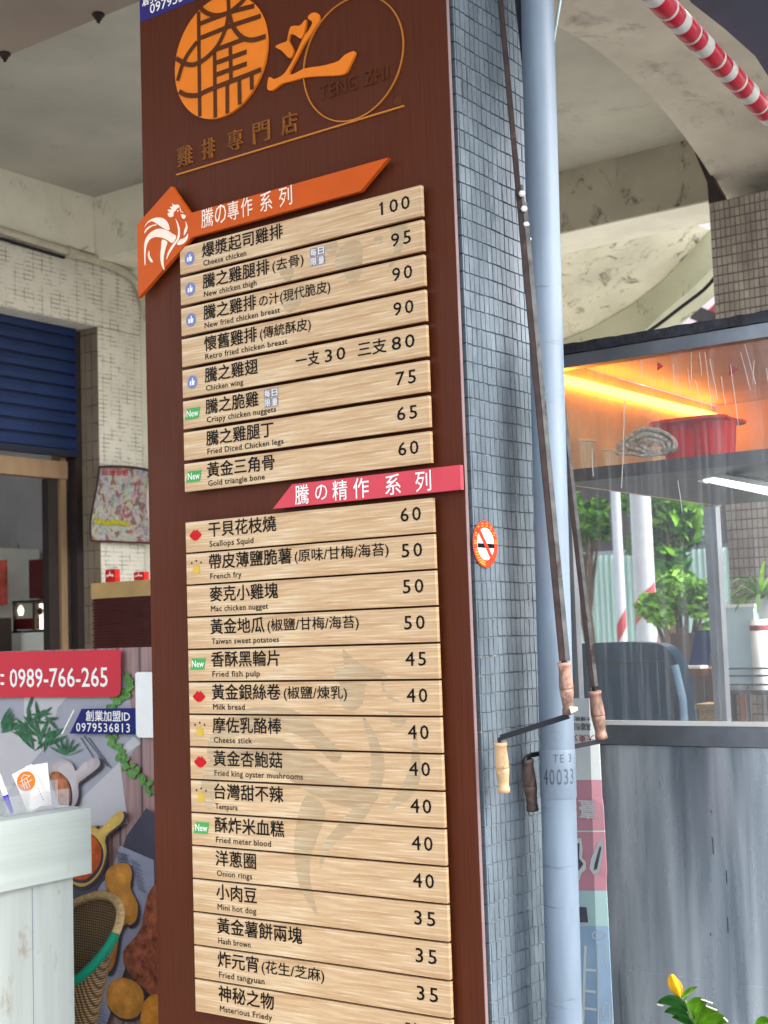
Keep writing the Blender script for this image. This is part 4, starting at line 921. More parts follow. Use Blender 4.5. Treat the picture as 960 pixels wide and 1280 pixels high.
# ================================================================== BEHIND THE STALL
# blue chair
M['brown_dull'] = plain('dull_brown_board', (104, 88, 78), .7, var=.15, scale=5)
Y = 2.5; a, b = xz(690, 806, Y), xz(850, 806, Y); zt_ = a[1]
k = empty('high_back_chair', (a[0], Y, 0), 'navy vinyl high back chair seen through the plastic sheet', 'chair')
x0, x1 = a[0] - .05, b[0]
lp = smooth([(x0, .62), (x1 + .02, .62), (x1 + .008, zt_ - .25), (x1 - .01, zt_ - .1), (x1 - .06, zt_ - .02), (x1 - .15, zt_), ((x0 + x1) / 2, zt_ + .004), (x0 + .1, zt_ - .01), (x0 + .01, zt_ - .1), (x0 - .005, zt_ - .3)], 4)
MB().prism(lp, Y, Y + .09).obj('backrest', M['navy_vinyl'], k)
MB().tube([(x1 + .02, Y - .012, .62), (x1 + .005, Y - .012, zt_ - .22), (x1 - .02, Y - .012, zt_ - .09)], .016, 8).obj('piping', M['sky_vinyl'], k)
MB().tube([(x0 + .03, Y - .003, zt_ - .075), (x1 - .055, Y - .003, zt_ - .075), (x1 - .035, Y - .003, zt_ - .3)], .003, 6).obj('seam', M['frame_dark'], k)
MB().box((x0, Y + .1, .42), (x1, Y + .55, .55)).obj('seat', M['navy_vinyl'], k); MB().tube([((x0 + x1) / 2, Y + .3, .0), ((x0 + x1) / 2, Y + .3, .42)], .03, 10).obj('pedestal', M['dark_metal'], k)
# table with laptop and bucket
Y = 3.0; a, b = xz(846, 836, Y), xz(893, 842, Y)
k = empty('side_table', (a[0], Y, 0), 'brown wooden table beside the blue chair behind the stall', 'table')
MB().box((a[0], Y - .05, a[1] - .03), (b[0] + .02, Y + .35, a[1])).obj('table_top', M['brown_wood'], k)
for x in (a[0] + .02, b[0] - .02):
    for y in (Y, Y + .3): MB().box((x, y, 0), (x + .03, y + .03, a[1] - .03)).obj('leg', M['brown_wood'], k)
c0, c1, c2_, c3 = (xz(*q_, Y + .05) for q_ in ((861, 834), (885, 834), (893, 787), (869, 788)))
k = empty('laptop', (c0[0], Y, a[1]), 'dark blue laptop screen open on the brown table', 'laptop')
MB().prism([c0, c1, c2_, c3], Y + .05, Y + .06).obj('screen', M['screen'], k); MB().box((c0[0], Y - .03, a[1] + .001), (c1[0], Y + .05, a[1] + .012)).obj('keyboard', M['fridge'], k)
a, b = xz(876, 879, Y - .15), xz(903, 908, Y - .15)
k = empty('bucket', (a[0], Y - .2, 0), 'beige plastic bin below the laptop table', 'bin')
MB().box((a[0] + .01, Y - .2, 0.0), (b[0] - .01, Y - .08, a[1] - .02)).obj('body', M['china_beige'] if 'china_beige' in M else M['cane'], k); MB().box((a[0], Y - .21, a[1] - .02), (b[0], Y - .07, a[1])).obj('lid', M['cane'], k)
a, b = xz(838, 792, 3.5), xz(905, 792, 3.5)
k = empty('low_cupboard', (a[0], 3.5, 0), 'dull brown low cupboard behind the laptop table', 'cupboard')
MB().box((a[0], 3.5, .1), (b[0] + .1, 3.85, a[1])).obj('body', M['brown_dull'], k); MB().box((a[0] + .16, 3.494, .15), (a[0] + .165, 3.4995, a[1] - .03)).obj('door_gap', M['frame_dark'], k)
# spider plant, wire rack, bin, bowl in front of the taupe pillar
Y = 2.5
a, b = xz(906, 756, Y), xz(946, 838, Y)
k = empty('plastic_crate', (a[0], Y, b[1]), 'pale blue plastic crate standing on the wire rack', 'crate')
MB().box((a[0], Y, b[1] - .05), (b[0], Y + .12, a[1] - .012)).obj('body', M['pale_blue'], k); MB().box((a[0] - .006, Y - .006, a[1] - .012), (b[0] + .006, Y + .126, a[1])).obj('rim', M['china'], k)
k = empty('wire_rack', (a[0], Y - .05, b[1] - .1), 'grey wire rack of three rails below the spider plant', 'rack')
for py in (836, 845, 856, 864): q_ = xz(903, py, Y - .06); MB().tube([(q_[0], Y - .06, q_[1]), (q_[0] + .6, Y - .06, q_[1])], .004, 6).obj('rail', M['wire'], k)
q_ = xz(903, 864, Y - .06); MB().box((q_[0], Y - .06, q_[1] - .01), (q_[0] + .6, Y + .2, q_[1] - .004)).obj('shelf', M['wire'], k)
for dx in (0, .55): MB().bar((q_[0] + dx, Y + .2, 0), (q_[0] + dx, Y + .2, 1.5), .015).obj('upright', M['wire'], k)
a = xz(921, 861, Y); MB().lathe((a[0], Y, a[1] - .012), (0, 0, 1), [(0, .02), (.004, .022), (.022, .042), (.024, .044), (.024, .040), (.006, .02)], 20).obj('bowl', M['china'], None, 'small white bowl on the wire rack', 'bowl')
a = xz(950, 862, Y)
k = empty('white_vase', (a[0], Y, a[1]), 'tall white cylinder vase with red band at the right edge', 'vase')
hz = xz(950, 772, Y)[1] - a[1]
MB().lathe((a[0] + .01, Y, a[1] - .006), (0, 0, 1), [(0, .03), (.01, .032), (hz, .034), (hz, .03), (.02, .026)], 20).obj('body', M['china'], k); MB().lathe((a[0] + .01, Y, a[1] + hz * .82), (0, 0, 1), [(0, .0345), (.02, .0345)], 20).obj('band', M['stripe_red'], k)
a = xz(938, 768, Y)
k = empty('spider_plant', (a[0], Y + .08, a[1]), 'green and white spider plant in a pale pot in front of the taupe pillar', 'plant')
MB().lathe((a[0] + .01, Y + .09, a[1] - .02), (0, 0, 1), [(0, .03), (.005, .035), (.07, .05), (.075, .05), (.075, .042)], 16).obj('pot', M['sign_white'], k)
rr_ = random.Random(9)
def blade(root, dirv, L, w0, droop, m, par, name='leaf'):
    n = 8; Lp = []; Rp = []; p = Vector(root); d_ = Vector(dirv).normalized(); sdv = d_.cross(Vector((0, 0, 1))).normalized()
    C_ = []
    for i in range(n + 1):
        s = i / n; ww = w0 * math.sin(PI * min(1, .12 + s * .88)) ** .7 * (1 if s < 1 else 0); Lp.append(p + sdv * ww); C_.append(p + Vector((0, 0, -.25 * ww))); Rp.append(p - sdv * ww)
        d_ = (d_ + Vector((0, 0, -droop / n))).normalized(); p = p + d_ * L / n
    MB().grid([Lp, C_, Rp]).obj(name, m, par)
for i in range(44):
    a_ = rr_.uniform(0, 2 * PI); blade((a[0] + .01, Y + .09, a[1] + .06), (math.cos(a_) * .8, math.sin(a_) * .5, rr_.uniform(.5, 1.6)), rr_.uniform(.13, .21), .008, rr_.uniform(1.2, 3.0), M['leaf'] if i % 3 else M['leaf_lime'], k)
# street beyond: hoarding, striped pole, tree
k = empty('hoarding', (-3, 9.5, 0), 'pale mint corrugated hoarding across the street', 'fence')
zt_ = on_y(740, 695, 9.5).z; zt2 = on_y(880, 695, 9.5).z
n = 60; xa, xb = on_y(650, 700, 9.5).x, on_y(960, 700, 9.5).x + 1
mb = MB(); mb.grid([[Vector((xa + (xb - xa) * i / (n * 2), 9.5 + (.03 if i % 2 else 0), 0)) for i in range(n * 2 + 1)], [Vector((xa + (xb - xa) * i / (n * 2), 9.5 + (.03 if i % 2 else 0), zt_)) for i in range(n * 2 + 1)]], False)
mb.obj('sheeting', M['mint'], k); MB().box((xa, 9.52, zt_), (xb, 9.56, zt_ + .04)).obj('top_rail', M['steel_frame'], k)
def street_pole(px, Y, w_px, lab, y0=770):
    p = on_y(px, 800, Y); dd = (p - CAM).dot(FW); r_ = w_px / 2 * dd / F
    zz0 = on_y(px, y0 + 45, Y).z; k = empty('street_pole', (p.x, Y, 0), lab, 'pole', 'white street poles behind the stall'); z1p = on_y(px, y0 - 45, Y).z
    MB().lathe((p.x, Y, 0), (0, 0, 1), [(0, r_ * 1.06), (7, r_ * .9)], 24).obj('shaft', M['pole_white'], k)
    for s in range(5):                                   # slanting red bands wound round the shaft
        mb = MB(); n = 24; r2 = r_ * 1.065; h0 = zz0 - .9 + s * .42; Lw_ = []; Up_ = []
        for i in range(n + 1): a_ = 2 * PI * i / n; zz_ = h0 + .40 * i / n; Lw_.append(Vector((p.x + r2 * math.cos(a_), Y + r2 * math.sin(a_), zz_))); Up_.append(Lw_[-1] + Vector((0, 0, .16)))
        if h0 + .5 < z1p + .1: mb.grid([Lw_, Up_]).obj('red_band', M['stripe_red'], k)
street_pole(809, 6.6, 26, 'wide white street pole with red slanting bands at its foot'); street_pole(778, 8.0, 12, 'thin white street pole left of the wide one', 790)
def tree(px, Y, py0, py1, wpx, lab, m, n=420, seed=1, leafs=.07):
    a = on_y(px, py1, Y); b = on_y(px, py0, Y); dd = (a - CAM).dot(FW); R1 = wpx / 2 * dd / F; H = (b.z - a.z) / 2; cc = Vector((a.x, Y, (a.z + b.z) / 2)); r = random.Random(seed)
    k = empty('tree', (a.x, Y, 0), lab, 'tree'); mb = MB(); mb.tube([(a.x, Y, 0), (a.x + .05, Y, a.z * .6), (a.x, Y, a.z + H * .5)], [.07, .05, .02], 8)
    cl = []
    for i in range(9):
        q = cc + Vector((r.uniform(-.75, .75) * R1, r.uniform(-.5, .5) * R1, r.uniform(-.75, .8) * H)); cl.append((q, r.uniform(.3, .5) * min(R1, H)))
        mb.tube([(a.x, Y, a.z * .7), (a.x + (q.x - a.x) * .5, (Y + q.y) / 2, (a.z * .7 + q.z) / 2 + .05), q], [.03, .02, .008], 6)
    mb.obj('trunk', M['bark'], k); mb = MB()
    for i in range(n):
        q, rad = cl[r.randrange(9)]; v = Vector((r.gauss(0, 1), r.gauss(0, 1), r.gauss(0, 1))).normalized() * rad * r.uniform(.6, 1.1); p = q + v
        u = Vector((r.gauss(0, 1), r.gauss(0, 1), r.gauss(0, .6))).normalized(); w_ = u.cross(Vector((r.gauss(0, 1), r.gauss(0, 1), 1))).normalized(); s = leafs * r.uniform(.6, 1.3); mb.mi = r.randrange(2)
        mb.add([p - u * s, p + w_ * s * .45, p + u * s, p - w_ * s * .45], [(0, 1, 2, 3)])
    mb.obj('crown', m, k)
tree(853, 5.6, 700, 812, 88, 'bright lime green bushy tree behind the laptop', [M['leaf_lime'], M['leaf']], 1500, 2, .045)
tree(835, 8.8, 600, 730, 110, 'darker green tree above the mint hoarding', [M['leaf'], M['leaf_dark']], 1600, 3, .10)
tree(730, 8.6, 610, 720, 60, 'dark green tree behind the left end of the stall', [M['leaf_dark'], M['leaf']], 900, 4, .10)
a, b = on_y(560, 400, 14), on_y(905, 690, 14)
k = empty('building', (-5, 14, 0), 'pinkish white building beyond the arcade with red brick windows', 'building')
MB().box((a.x - 3, 14, 0), (b.x + 6, 16, on_y(850, 250, 14).z)).obj('wall', M['pink_building'], k)
p0, p1 = on_y(855, 398, 13.9), on_y(905, 440, 13.9); MB().prism([xz(852, 420, 13.9), xz(893, 380, 13.9), xz(960, 375, 13.9), xz(960, 440, 13.9), xz(852, 440, 13.9)], 13.9, 14).obj('brickwork', M['brick_red'], k)
MB().bar(on_y(872, 392, 13.6), on_y(896, 402, 13.6), .3, .18).obj('window_hood', M['frame_dark'], k)
a = on_y(700, 640, 12); b = on_y(905, 690, 12)
MB().box((a.x - 2, 12, b.z), (b.x + 3, 12.2, a.z + .5)).obj('long_sign_beam', M['frame_dark'], None, 'dark roof edge of a shed above the mint hoarding', 'roof')
# striped awning roll and tarpaulin
q0 = on_y(812, -12, 1.0); k0 = on_x(960, 142, q0.x); dirn = (k0 - q0); 
t = empty('rolled_awning', q0, 'rolled red and white striped awning crossing the top right corner', 'awning')
L = dirn.length * 1.35; dv = dirn.normalized(); st = q0 - dv * .3; s = 0; i = 0; r_ = .0345; rr_ = random.Random(4)
pat = [('awn_red', .07), ('awn_white', .012), ('awn_red', .05), ('awn_white', .045)]
while s < L:
    m, l = pat[i % 4]; l *= rr_.uniform(.85, 1.15); a_ = st + dv * s; b_ = st + dv * (s + l)
    MB().tube([a_, a_ + dv * .003, b_ - dv * .003, b_], [r_ * .95, r_, r_, r_ * .95], 20, False).obj('stripe', M[m], t); s += l; i += 1
A_ = st - dv * 1.8 + Vector((.05, 0, .06)); B_ = st + dv * L + Vector((.05, 0, .06)); O_ = Vector((1.35, -.1, .30))  # sheet lengthened past the roll, out of view, to shade the pillar top
mb = MB(); mb.grid([[A_.lerp(B_, u / 12) + O_ * v + Vector((0, 0, .03 * math.sin(u * 1.9 + v * 5))) for v in (0, .33, .66, 1)] for u in range(13)]); mb.obj('tarpaulin', M['tarp'], None, 'dark blue grey tarpaulin stretched beyond the striped awning roll', 'tarpaulin')
# ================================================================== LEFT FOREGROUND
# printed food board
PY = .5; x1p = -.45; zt_ = (on_y(0, 815, PY).z + on_y(190, 808, PY).z) / 2
t = pb = empty('printed_panel', (-1.0, PY, 0), 'printed food photo panel with a red phone number band behind the menu board', 'advertising panel')
def wb():
    m, n, b = nodes_mat('printed_wood_ground'); f = noise(n, coords(n, (40, 1, .8), kind='World'), 3, 5, .6)
    g = N(n, 'ShaderNodeTexWave', wave_type='BANDS', bands_direction='X'); g.inputs['Scale'].default_value = 3.2; n.links.new(coords(n, (1, 1, .02), kind='World'), g.inputs[0])
    c_ = ramp(n, f, [(.3, lin((112, 84, 84))), (.7, lin((168, 134, 130)))]); c_ = mixc(n, ramp(n, g.outputs['Fac'], [(0, (1, 1, 1, 1)), (.06, (0, 0, 0, 1))]), c_, lin((70, 50, 52)))
    n.links.new(c_, b.inputs['Base Color']); b.inputs['Roughness'].default_value = .4; return m
M['print_wood'] = wb()
MB().box((-2.2, PY, .12), (x1p, PY + .02, zt_)).obj('sheet', M['print_wood'], t)
lay = [0]
TN = {}
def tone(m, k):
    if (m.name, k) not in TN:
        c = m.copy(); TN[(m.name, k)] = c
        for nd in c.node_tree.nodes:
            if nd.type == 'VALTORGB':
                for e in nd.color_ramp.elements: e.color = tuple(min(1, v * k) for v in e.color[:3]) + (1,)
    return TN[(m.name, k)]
def dec(pts, m, name='print', sm=3, par=None, lv=None):
    lay[0] += 1; y = PY - .0004 * (lv if lv is not None else lay[0]); l = [xz(a, b, y) for a, b in pts]
    l = smooth(l, sm) if sm > 1 else l
    o = MB().prism([(a, min(b, zt_ - .0005)) for a, b in l], y, None).obj(name, m, par or pb)
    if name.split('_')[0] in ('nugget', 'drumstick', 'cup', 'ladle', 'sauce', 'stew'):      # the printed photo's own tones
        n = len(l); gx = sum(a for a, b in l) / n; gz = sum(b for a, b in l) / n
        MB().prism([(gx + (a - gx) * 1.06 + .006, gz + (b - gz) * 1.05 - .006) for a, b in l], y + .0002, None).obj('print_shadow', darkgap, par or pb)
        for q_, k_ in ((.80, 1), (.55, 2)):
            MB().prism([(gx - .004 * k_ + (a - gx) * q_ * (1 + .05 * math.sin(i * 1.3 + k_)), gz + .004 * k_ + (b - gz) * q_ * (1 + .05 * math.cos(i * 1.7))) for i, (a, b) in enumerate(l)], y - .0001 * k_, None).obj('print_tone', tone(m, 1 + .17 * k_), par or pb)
    return o
C_ = lambda nm, c, v=.1, s=20: plain('print_' + nm, c, .4, var=v, scale=s, bmp=0)
pg = C_('grey_paper', (156, 156, 164), .06, 6); pg2 = C_('pale_paper', (186, 182, 184), .05, 6); slate = C_('slate', (74, 72, 86), .15, 10); green = C_('green', (58, 104, 72), .35, 60); green2 = C_('bright_green', (92, 140, 70), .3, 80)
tan = C_('fried_crust', (196, 134, 56), .22, 18); tan2 = C_('golden_crust', (184, 120, 44), .22, 24); brown = C_('chicken', (146, 82, 58), .4, 40); red = C_('red_band', (196, 52, 64), .03, 5); cup = C_('grey_cup', (168, 158, 158), .06, 8)
yel = C_('yellow_cup', (196, 164, 84), .1, 8); sauce = C_('sauce', (190, 84, 30), .3, 30); stew = C_('stew', (150, 92, 62), .3, 50); news = C_('newspaper', (150, 154, 174), .08, 12); ink = C_('ink', (84, 88, 104), .1, 30); darkgap = C_('shadow', (64, 52, 60), .1, 12)
dec([(-30, 830), (150, 830), (176, 928), (150, 960), (95, 1010), (40, 1100), (-30, 1100)], pg, sm=1)
dec([(150, 952), (160, 1030), (90, 1034), (80, 1060), (60, 1060), (100, 1000)], pg2, sm=1); dec([(-20, 900), (35, 900), (76, 872), (60, 930), (0, 1000), (-20, 1000)], pg2, sm=1)
dec([(30, 870), (85, 870), (60, 900), (30, 905)], pg2, sm=1); dec([(168, 920), (176, 930), (150, 948), (148, 938)], pg2, sm=1)
rr_ = random.Random(21)
mb = MB()
def leafprint(x, y, ang, L_, w_, m, lv):
    a_ = math.radians(ang); dx, dy = math.cos(a_), -math.sin(a_)
    dec([(x, y), (x + dx * L_ * .5 - dy * w_, y + dy * L_ * .5 + dx * w_), (x + dx * L_, y + dy * L_), (x + dx * L_ * .5 + dy * w_, y + dy * L_ * .5 - dx * w_)], m, 'leaf_print', 2, None, lv)
for i in range(15): leafprint(48 + rr_.uniform(-8, 8), 930 + rr_.uniform(-14, 14), rr_.uniform(20, 160), rr_.uniform(25, 52), 2.6, green, 9 + i * .2)
for i in range(10): leafprint(38 + rr_.uniform(-6, 20), 900 + rr_.uniform(-10, 10), rr_.uniform(-60, 120), rr_.uniform(15, 30), 2.2, green, 12 + i * .2)
for i in range(7): leafprint(82, 944, 20 + i * 22, 24, 1.6, C_('pale_green', (120, 146, 124), .2, 60) if i == 0 else green, 14 + i * .2)
for i in range(6): leafprint(0, 916 - i * 2, 20 + i * 8, 26, 2.0, green, 15.4 + i * .2)
vine = smooth([(160, 846), (158, 862), (150, 872), (141, 880), (140, 897), (140, 920), (146, 938), (154, 950), (165, 962), (178, 974), (188, 988)], 4, False)
for i, (x, y) in enumerate(vine):
    for s in (-1, 1): leafprint(x, y, rr_.uniform(0, 360), rr_.uniform(7, 11), 3.0, green2, 17 + i * .1 + s * .03)
lay[0] = 24
dec([(92, 890), (100, 892), (170, 1008), (160, 1030)], pg, sm=1) if 0 else None
for i, (a0, b0) in enumerate((((102, 922), (128, 962)), ((106, 920), (136, 958)), ((112, 922), (140, 960)))):
    A_, B_ = xz(*a0, PY), xz(*b0, PY); mb = MB().strip([A_, B_], .004, PY - .004, None); mb.obj('ink_line', ink, pb)
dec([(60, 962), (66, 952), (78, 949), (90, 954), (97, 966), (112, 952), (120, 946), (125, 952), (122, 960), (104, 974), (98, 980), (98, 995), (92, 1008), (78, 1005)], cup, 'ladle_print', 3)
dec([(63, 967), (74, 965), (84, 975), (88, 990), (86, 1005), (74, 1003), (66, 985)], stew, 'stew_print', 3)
dec([(183, 1010), (196, 1020), (196, 1100), (150, 1070), (158, 1045)], slate, 'slate_print', 1); dec([(150, 1057), (192, 1075), (196, 1180), (160, 1200), (130, 1290), (100, 1290), (96, 1140), (140, 1090)], news, 'newspaper_print', 1)
dec([(86, 1100), (135, 1090), (118, 1120), (92, 1150)], slate, 'slate_print', 1)
for i in range(26):
    y = 1064 + i * 1.9; x = 143 + (i % 3); mb = MB().strip([xz(x + i * .5, y, PY - .013), xz(x + 16 + i * .5 + rr_.uniform(-3, 2), y + 4, PY - .013)], .0016, PY - .0125, None); mb.obj('ink_line', ink, pb) if i < 16 else None
lay[0] = 33
mb = MB()
for i in range(26):
    for (ox, oy, wd) in ((146, 1066, 14), (163, 1074, 12), (108, 1236, 22)):
        if ox == 108 or i < 20: mb.strip([xz(ox + i * .5, oy + i * 2.0, PY - .0131), xz(ox + i * .5 + wd * rr_.uniform(.6, 1), oy + i * 2.0 + wd * .28, PY - .0131)], .0012, PY - .0131, None)
mb.obj('small_print', ink, pb)
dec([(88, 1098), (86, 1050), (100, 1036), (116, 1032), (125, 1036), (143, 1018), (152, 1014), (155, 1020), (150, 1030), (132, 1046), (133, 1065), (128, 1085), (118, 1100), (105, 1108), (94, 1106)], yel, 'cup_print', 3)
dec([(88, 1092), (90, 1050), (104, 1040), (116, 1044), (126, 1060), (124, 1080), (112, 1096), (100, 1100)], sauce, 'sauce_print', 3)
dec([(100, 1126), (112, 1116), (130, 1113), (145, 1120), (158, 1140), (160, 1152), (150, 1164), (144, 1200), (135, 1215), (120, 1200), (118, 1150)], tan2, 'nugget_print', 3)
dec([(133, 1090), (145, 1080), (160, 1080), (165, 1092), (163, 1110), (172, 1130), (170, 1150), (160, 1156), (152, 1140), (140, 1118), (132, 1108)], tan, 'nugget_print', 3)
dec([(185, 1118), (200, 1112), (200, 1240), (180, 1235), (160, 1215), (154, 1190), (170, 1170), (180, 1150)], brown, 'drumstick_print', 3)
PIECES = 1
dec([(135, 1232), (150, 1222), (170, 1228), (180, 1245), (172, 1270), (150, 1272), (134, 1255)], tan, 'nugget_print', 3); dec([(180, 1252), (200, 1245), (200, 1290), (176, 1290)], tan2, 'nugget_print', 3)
lay[0] = 42
bd = dec([(-60, 814), (151, 812), (151, 862), (149.5, 868), (144, 871), (-60, 872)], red, 'red_band', 1)
zb_ = xz(60, 858.5, PY)[1]; mb = MB(); write(mb, '0989-766-265', xz(18, 850, PY)[0], xz(140, 850, PY)[0], zb_, .060, PY - .0185, .012, fix_h=True)
mb.obj('lettering', M['white'], bd); mb = MB(); write(mb, '：', xz(6, 850, PY)[0], xz(11, 850, PY)[0], zb_ + .008, .036, PY - .0185, .02, fix_h=True); write(mb, '線', xz(-16, 850, PY)[0], xz(3, 850, PY)[0], zb_, .056, PY - .0185, .01, fix_h=True)
mb.obj('lettering', M['white'], bd)
bl = dec([(102, 886), (171, 885), (171, 918), (87, 917)], C_('navy_band', (26, 32, 104), .03), 'navy_band', 1)
mb = MB(); write(mb, '創業加盟ID', xz(113, 895, PY)[0], xz(168, 895, PY)[0], xz(140, 900, PY)[1], .036, PY - .019, .012); write(mb, '0979536813', xz(101, 910, PY)[0], xz(168, 910, PY)[0], xz(140, 914.5, PY)[1], .027, PY - .019, .008, 1.15, fix_h=True)
mb.strip([xz(83, 917, PY), xz(98, 887, PY)], .005, PY - .019, None)
mb.obj('lettering', M['white'], bl)
dec([(169, 845), (169, 842), (172, 840), (200, 840), (200, 922), (174, 922), (171, 920), (170, 917)], C_('white_patch', (236, 236, 232), .02), 'white_patch', 1)
# white cabinet
KX = -.5; t = cab = empty('white_cabinet', (KX - .3, -.3, 0), 'white painted wooden cabinet with worn patches at the lower left', 'cabinet')
zt_ = (on_x(0, 1025, KX).z + on_x(115, 1011, KX).z) / 2; zb_ = on_x(60, 1103, KX).z; ye = on_x(114, 1050, KX).y; ye2 = on_x(92, 1180, KX - .02).y
MB().box((KX - .6, -1.0, zb_), (KX, ye, zt_)).obj('worktop', M['paint_white'], t)
MB().box((KX - .58, -.98, .1), (KX - .02, ye2, zb_ - .001)).obj('carcass', M['paint_white_v'], t)
for k_ in range(3): y = ye2 - .14 - k_ * .2; MB().box((KX - .0205, y - .0012, .12), (KX - .0195, y + .0012, zb_ - .01)).obj('board_gap', M['icon_grey'], t)
# card holder with business cards, pen
hx = KX - .06; h0 = on_x(8, 1017, hx).y; h1 = on_x(86, 1010, hx).y
t = empty('card_holder', (hx - .03, (h0 + h1) / 2, zt_), 'clear acrylic business card holder on the white cabinet', 'card holder')
MB().box((hx - .045, h0, zt_ + .001), (hx, h1, zt_ + .005)).obj('base', M['acrylic'], t)
MB().box((hx - .004, h0, zt_ + .005), (hx, h1, zt_ + .052)).obj('front_lip', M['acrylic'], t)
MB().box((hx - .048, h0, zt_ + .005), (hx - .045, h1, zt_ + .075)).obj('back_rest', M['acrylic'], t)
def card(cy, ang, lab, dx, logo=True):
    R__ = Matrix.Rotation(math.radians(ang), 4, 'X'); k = empty('business_card', (hx - .02, cy, zt_ + .006), lab, 'card', 'cards in the acrylic holder')
    W_, H_ = .064, .115
    def cf(y, _, z, e=0): v = R__ @ Vector((0, y, z)); return (hx - .028 + dx + e * .58 + .70 * v.y - .06 * v.z, cy + .60 * v.y - e * .8 + .06 * v.z, zt_ + .008 + v.z)
    MB().prism([(-W_ / 2, 0), (W_ / 2, 0), (W_ / 2, H_), (-W_ / 2, H_)], 0, None, lambda y, _, z: cf(y, 0, z)).obj('card_face', M['white'], k)
    if not logo: return
    mb = MB(); r_ = .027; oc = (-.002, .080); mb.prism([(oc[0] + r_ * math.cos(a), oc[1] + r_ * math.sin(a)) for a in np.linspace(0, 2 * PI, 30)[:-1]], 0, None, lambda y, _, z: cf(y, 0, z, .0006)); mb.mi = 1
    for p_, q_ in (((-.012, -.016), (-.010, .014)), ((-.004, -.02), (-.004, .004)), ((.004, -.02), (.004, .008)), ((-.018, .006), (.018, .009)), ((-.018, -.006), (.018, -.003)), ((-.01, .012), (0, .019)), ((0, .019), (.014, .01))):
        mb.strip([(oc[0] + p_[0], oc[1] + p_[1]), (oc[0] + q_[0], oc[1] + q_[1])], .0014, 0, None, lambda y, _, z: cf(y, 0, z, .0009))
    mb.obj('logo', [M['logo_orange'], M['white']], k)
    mb = MB(); mb.strip([(-.012, .030), (.018, .028)], .003, 0, None, lambda y, _, z: cf(y, 0, z, .0009)); mb.strip([(-.006, .042), (.002, .032)], .002, 0, None, lambda y, _, z: cf(y, 0, z, .0009)); mb.obj('stroke', M['cream'], k)
    mb = MB()
    for i in range(5): mb.strip([(.022, .012 + i * .008), (.0222, .016 + i * .008)], .003, 0, None, lambda y, _, z: cf(y, 0, z, .0009))
    mb.obj('small_print', M['icon_grey'], k)
cyc = on_x(50, 1005, hx - .02).y
card(cyc, 24, 'white business card with a round orange logo leaning left in the holder', .0); card(cyc + .02, 6, 'plain pale card standing upright behind the logo card', -.012, False)
p0, p1 = on_x(-4, 965, hx - .01), on_x(15, 1016, hx - .01)
t = empty('pen', p1, 'blue and white pen leaning at the left of the card holder', 'pen')
mid = p0.lerp(p1, .55); MB().tube([p0, mid], .0075, 10).obj('barrel', M['white'], t); M['pen_blue'] = plain('pen_blue', (66, 60, 190), .3, bmp=0); MB().tube([mid, p1], [.0075, .005], 10).obj('cap', M['pen_blue'], t)
# woven basket
Yb = .22; t = empty('woven_basket', on_y(95, 1280, Yb), 'woven cane basket with green binding on its rim between cabinet and panel', 'basket')
def bp(px, py, Y=Yb): return on_y(px, py, Y)
c0 = bp(84, 1182); ax1 = bp(144, 1168) - c0; ax2 = bp(84, 1128) - c0; depth = Vector((-.04, .16, 0))
rim = [c0 + ax1 * math.cos(a) + ax2 * math.sin(a) + Vector((0, -.09 * math.sin(a) * -1, 0)) for a in np.linspace(0, 2 * PI, 49)]
rings = []
bot = [bp(70, 1340) + (q_ - c0) * .62 + Vector((0, 0, 0)) for q_ in rim]
for s in (0, .2, .4, .6, .8, 1): rings.append([a_.lerp(b_, s) for a_, b_ in zip(rim, [Vector((v.x, v.y, bp(70, 1330).z + (v.z - bp(70, 1340).z) * .25)) for v in bot])])
MB().grid(rings).obj('weave', M['wicker'], t)
MB().tube(rim, .0125, 10, False).obj('rim', M['cane'], t)
g0, g1 = 40, 49
MB().tube(rim[38:49] + [rim[0], rim[1]][:0] , .0138, 12).obj('green_binding', M['green_tape'], t)
a_, b_ = bp(135, 1190), bp(104, 1300); MB().bar(a_, b_, .022, .012, FW).obj('side_strut', M['cane'], t)
# brown slatted bin with wooden lid, red packets
Yc = 1.6; a, b = on_y(117, 740, Yc), on_y(192, 740, Yc); zt_ = on_y(150, 727, Yc).z; zl = on_y(150, 747, Yc).z
t = bin_ = empty('ribbed_bin', ((a.x + b.x) / 2, Yc + .2, 0), 'dark brown ribbed bin with a pale wooden lid below the hanging picture cloth', 'bin')
mb = MB(); lp = smooth([(a.x, Yc + .03), (a.x + .03, Yc), (b.x + .05, Yc), (b.x + .08, Yc + .03), (b.x + .08, Yc + .3), (a.x, Yc + .3)], 3)
def slab(lp, z0, z1, g=0):
    n = len(lp); cx_ = sum(x for x, y in lp) / n; cy_ = sum(y for x, y in lp) / n; l2 = [(x + (cx_ - x) * g, y + (cy_ - y) * g) for x, y in lp]
    vs = [(x, y, z0) for x, y in l2] + [(x, y, z1) for x, y in l2]
    return MB().add(vs, [tuple(range(n))[::-1], tuple(range(n, 2 * n))] + [(i, (i + 1) % n, (i + 1) % n + n, i + n) for i in range(n)])
M['bin_brown'] = plain('brown_plastic', (74, 34, 30), .35, bmp=0, var=.08); M['lid_wood'] = plain('pale_lid_wood', (190, 156, 100), .5, var=.12, scale=8)
slab(lp, .12, zl, .04).obj('core', M['frame_dark'], t)
z = zl; 
for i in range(22): slab(lp, z - .0125, z - .0015, .0 if i % 2 else .01).obj('rib', M['bin_brown'], t); z -= .0135
slab(lp, zl + .001, zt_, -.02).obj('lid', M['lid_wood'], t)
M['packet_red'] = plain('red_packet', (214, 44, 36), .4, bmp=0, var=.2, scale=60)
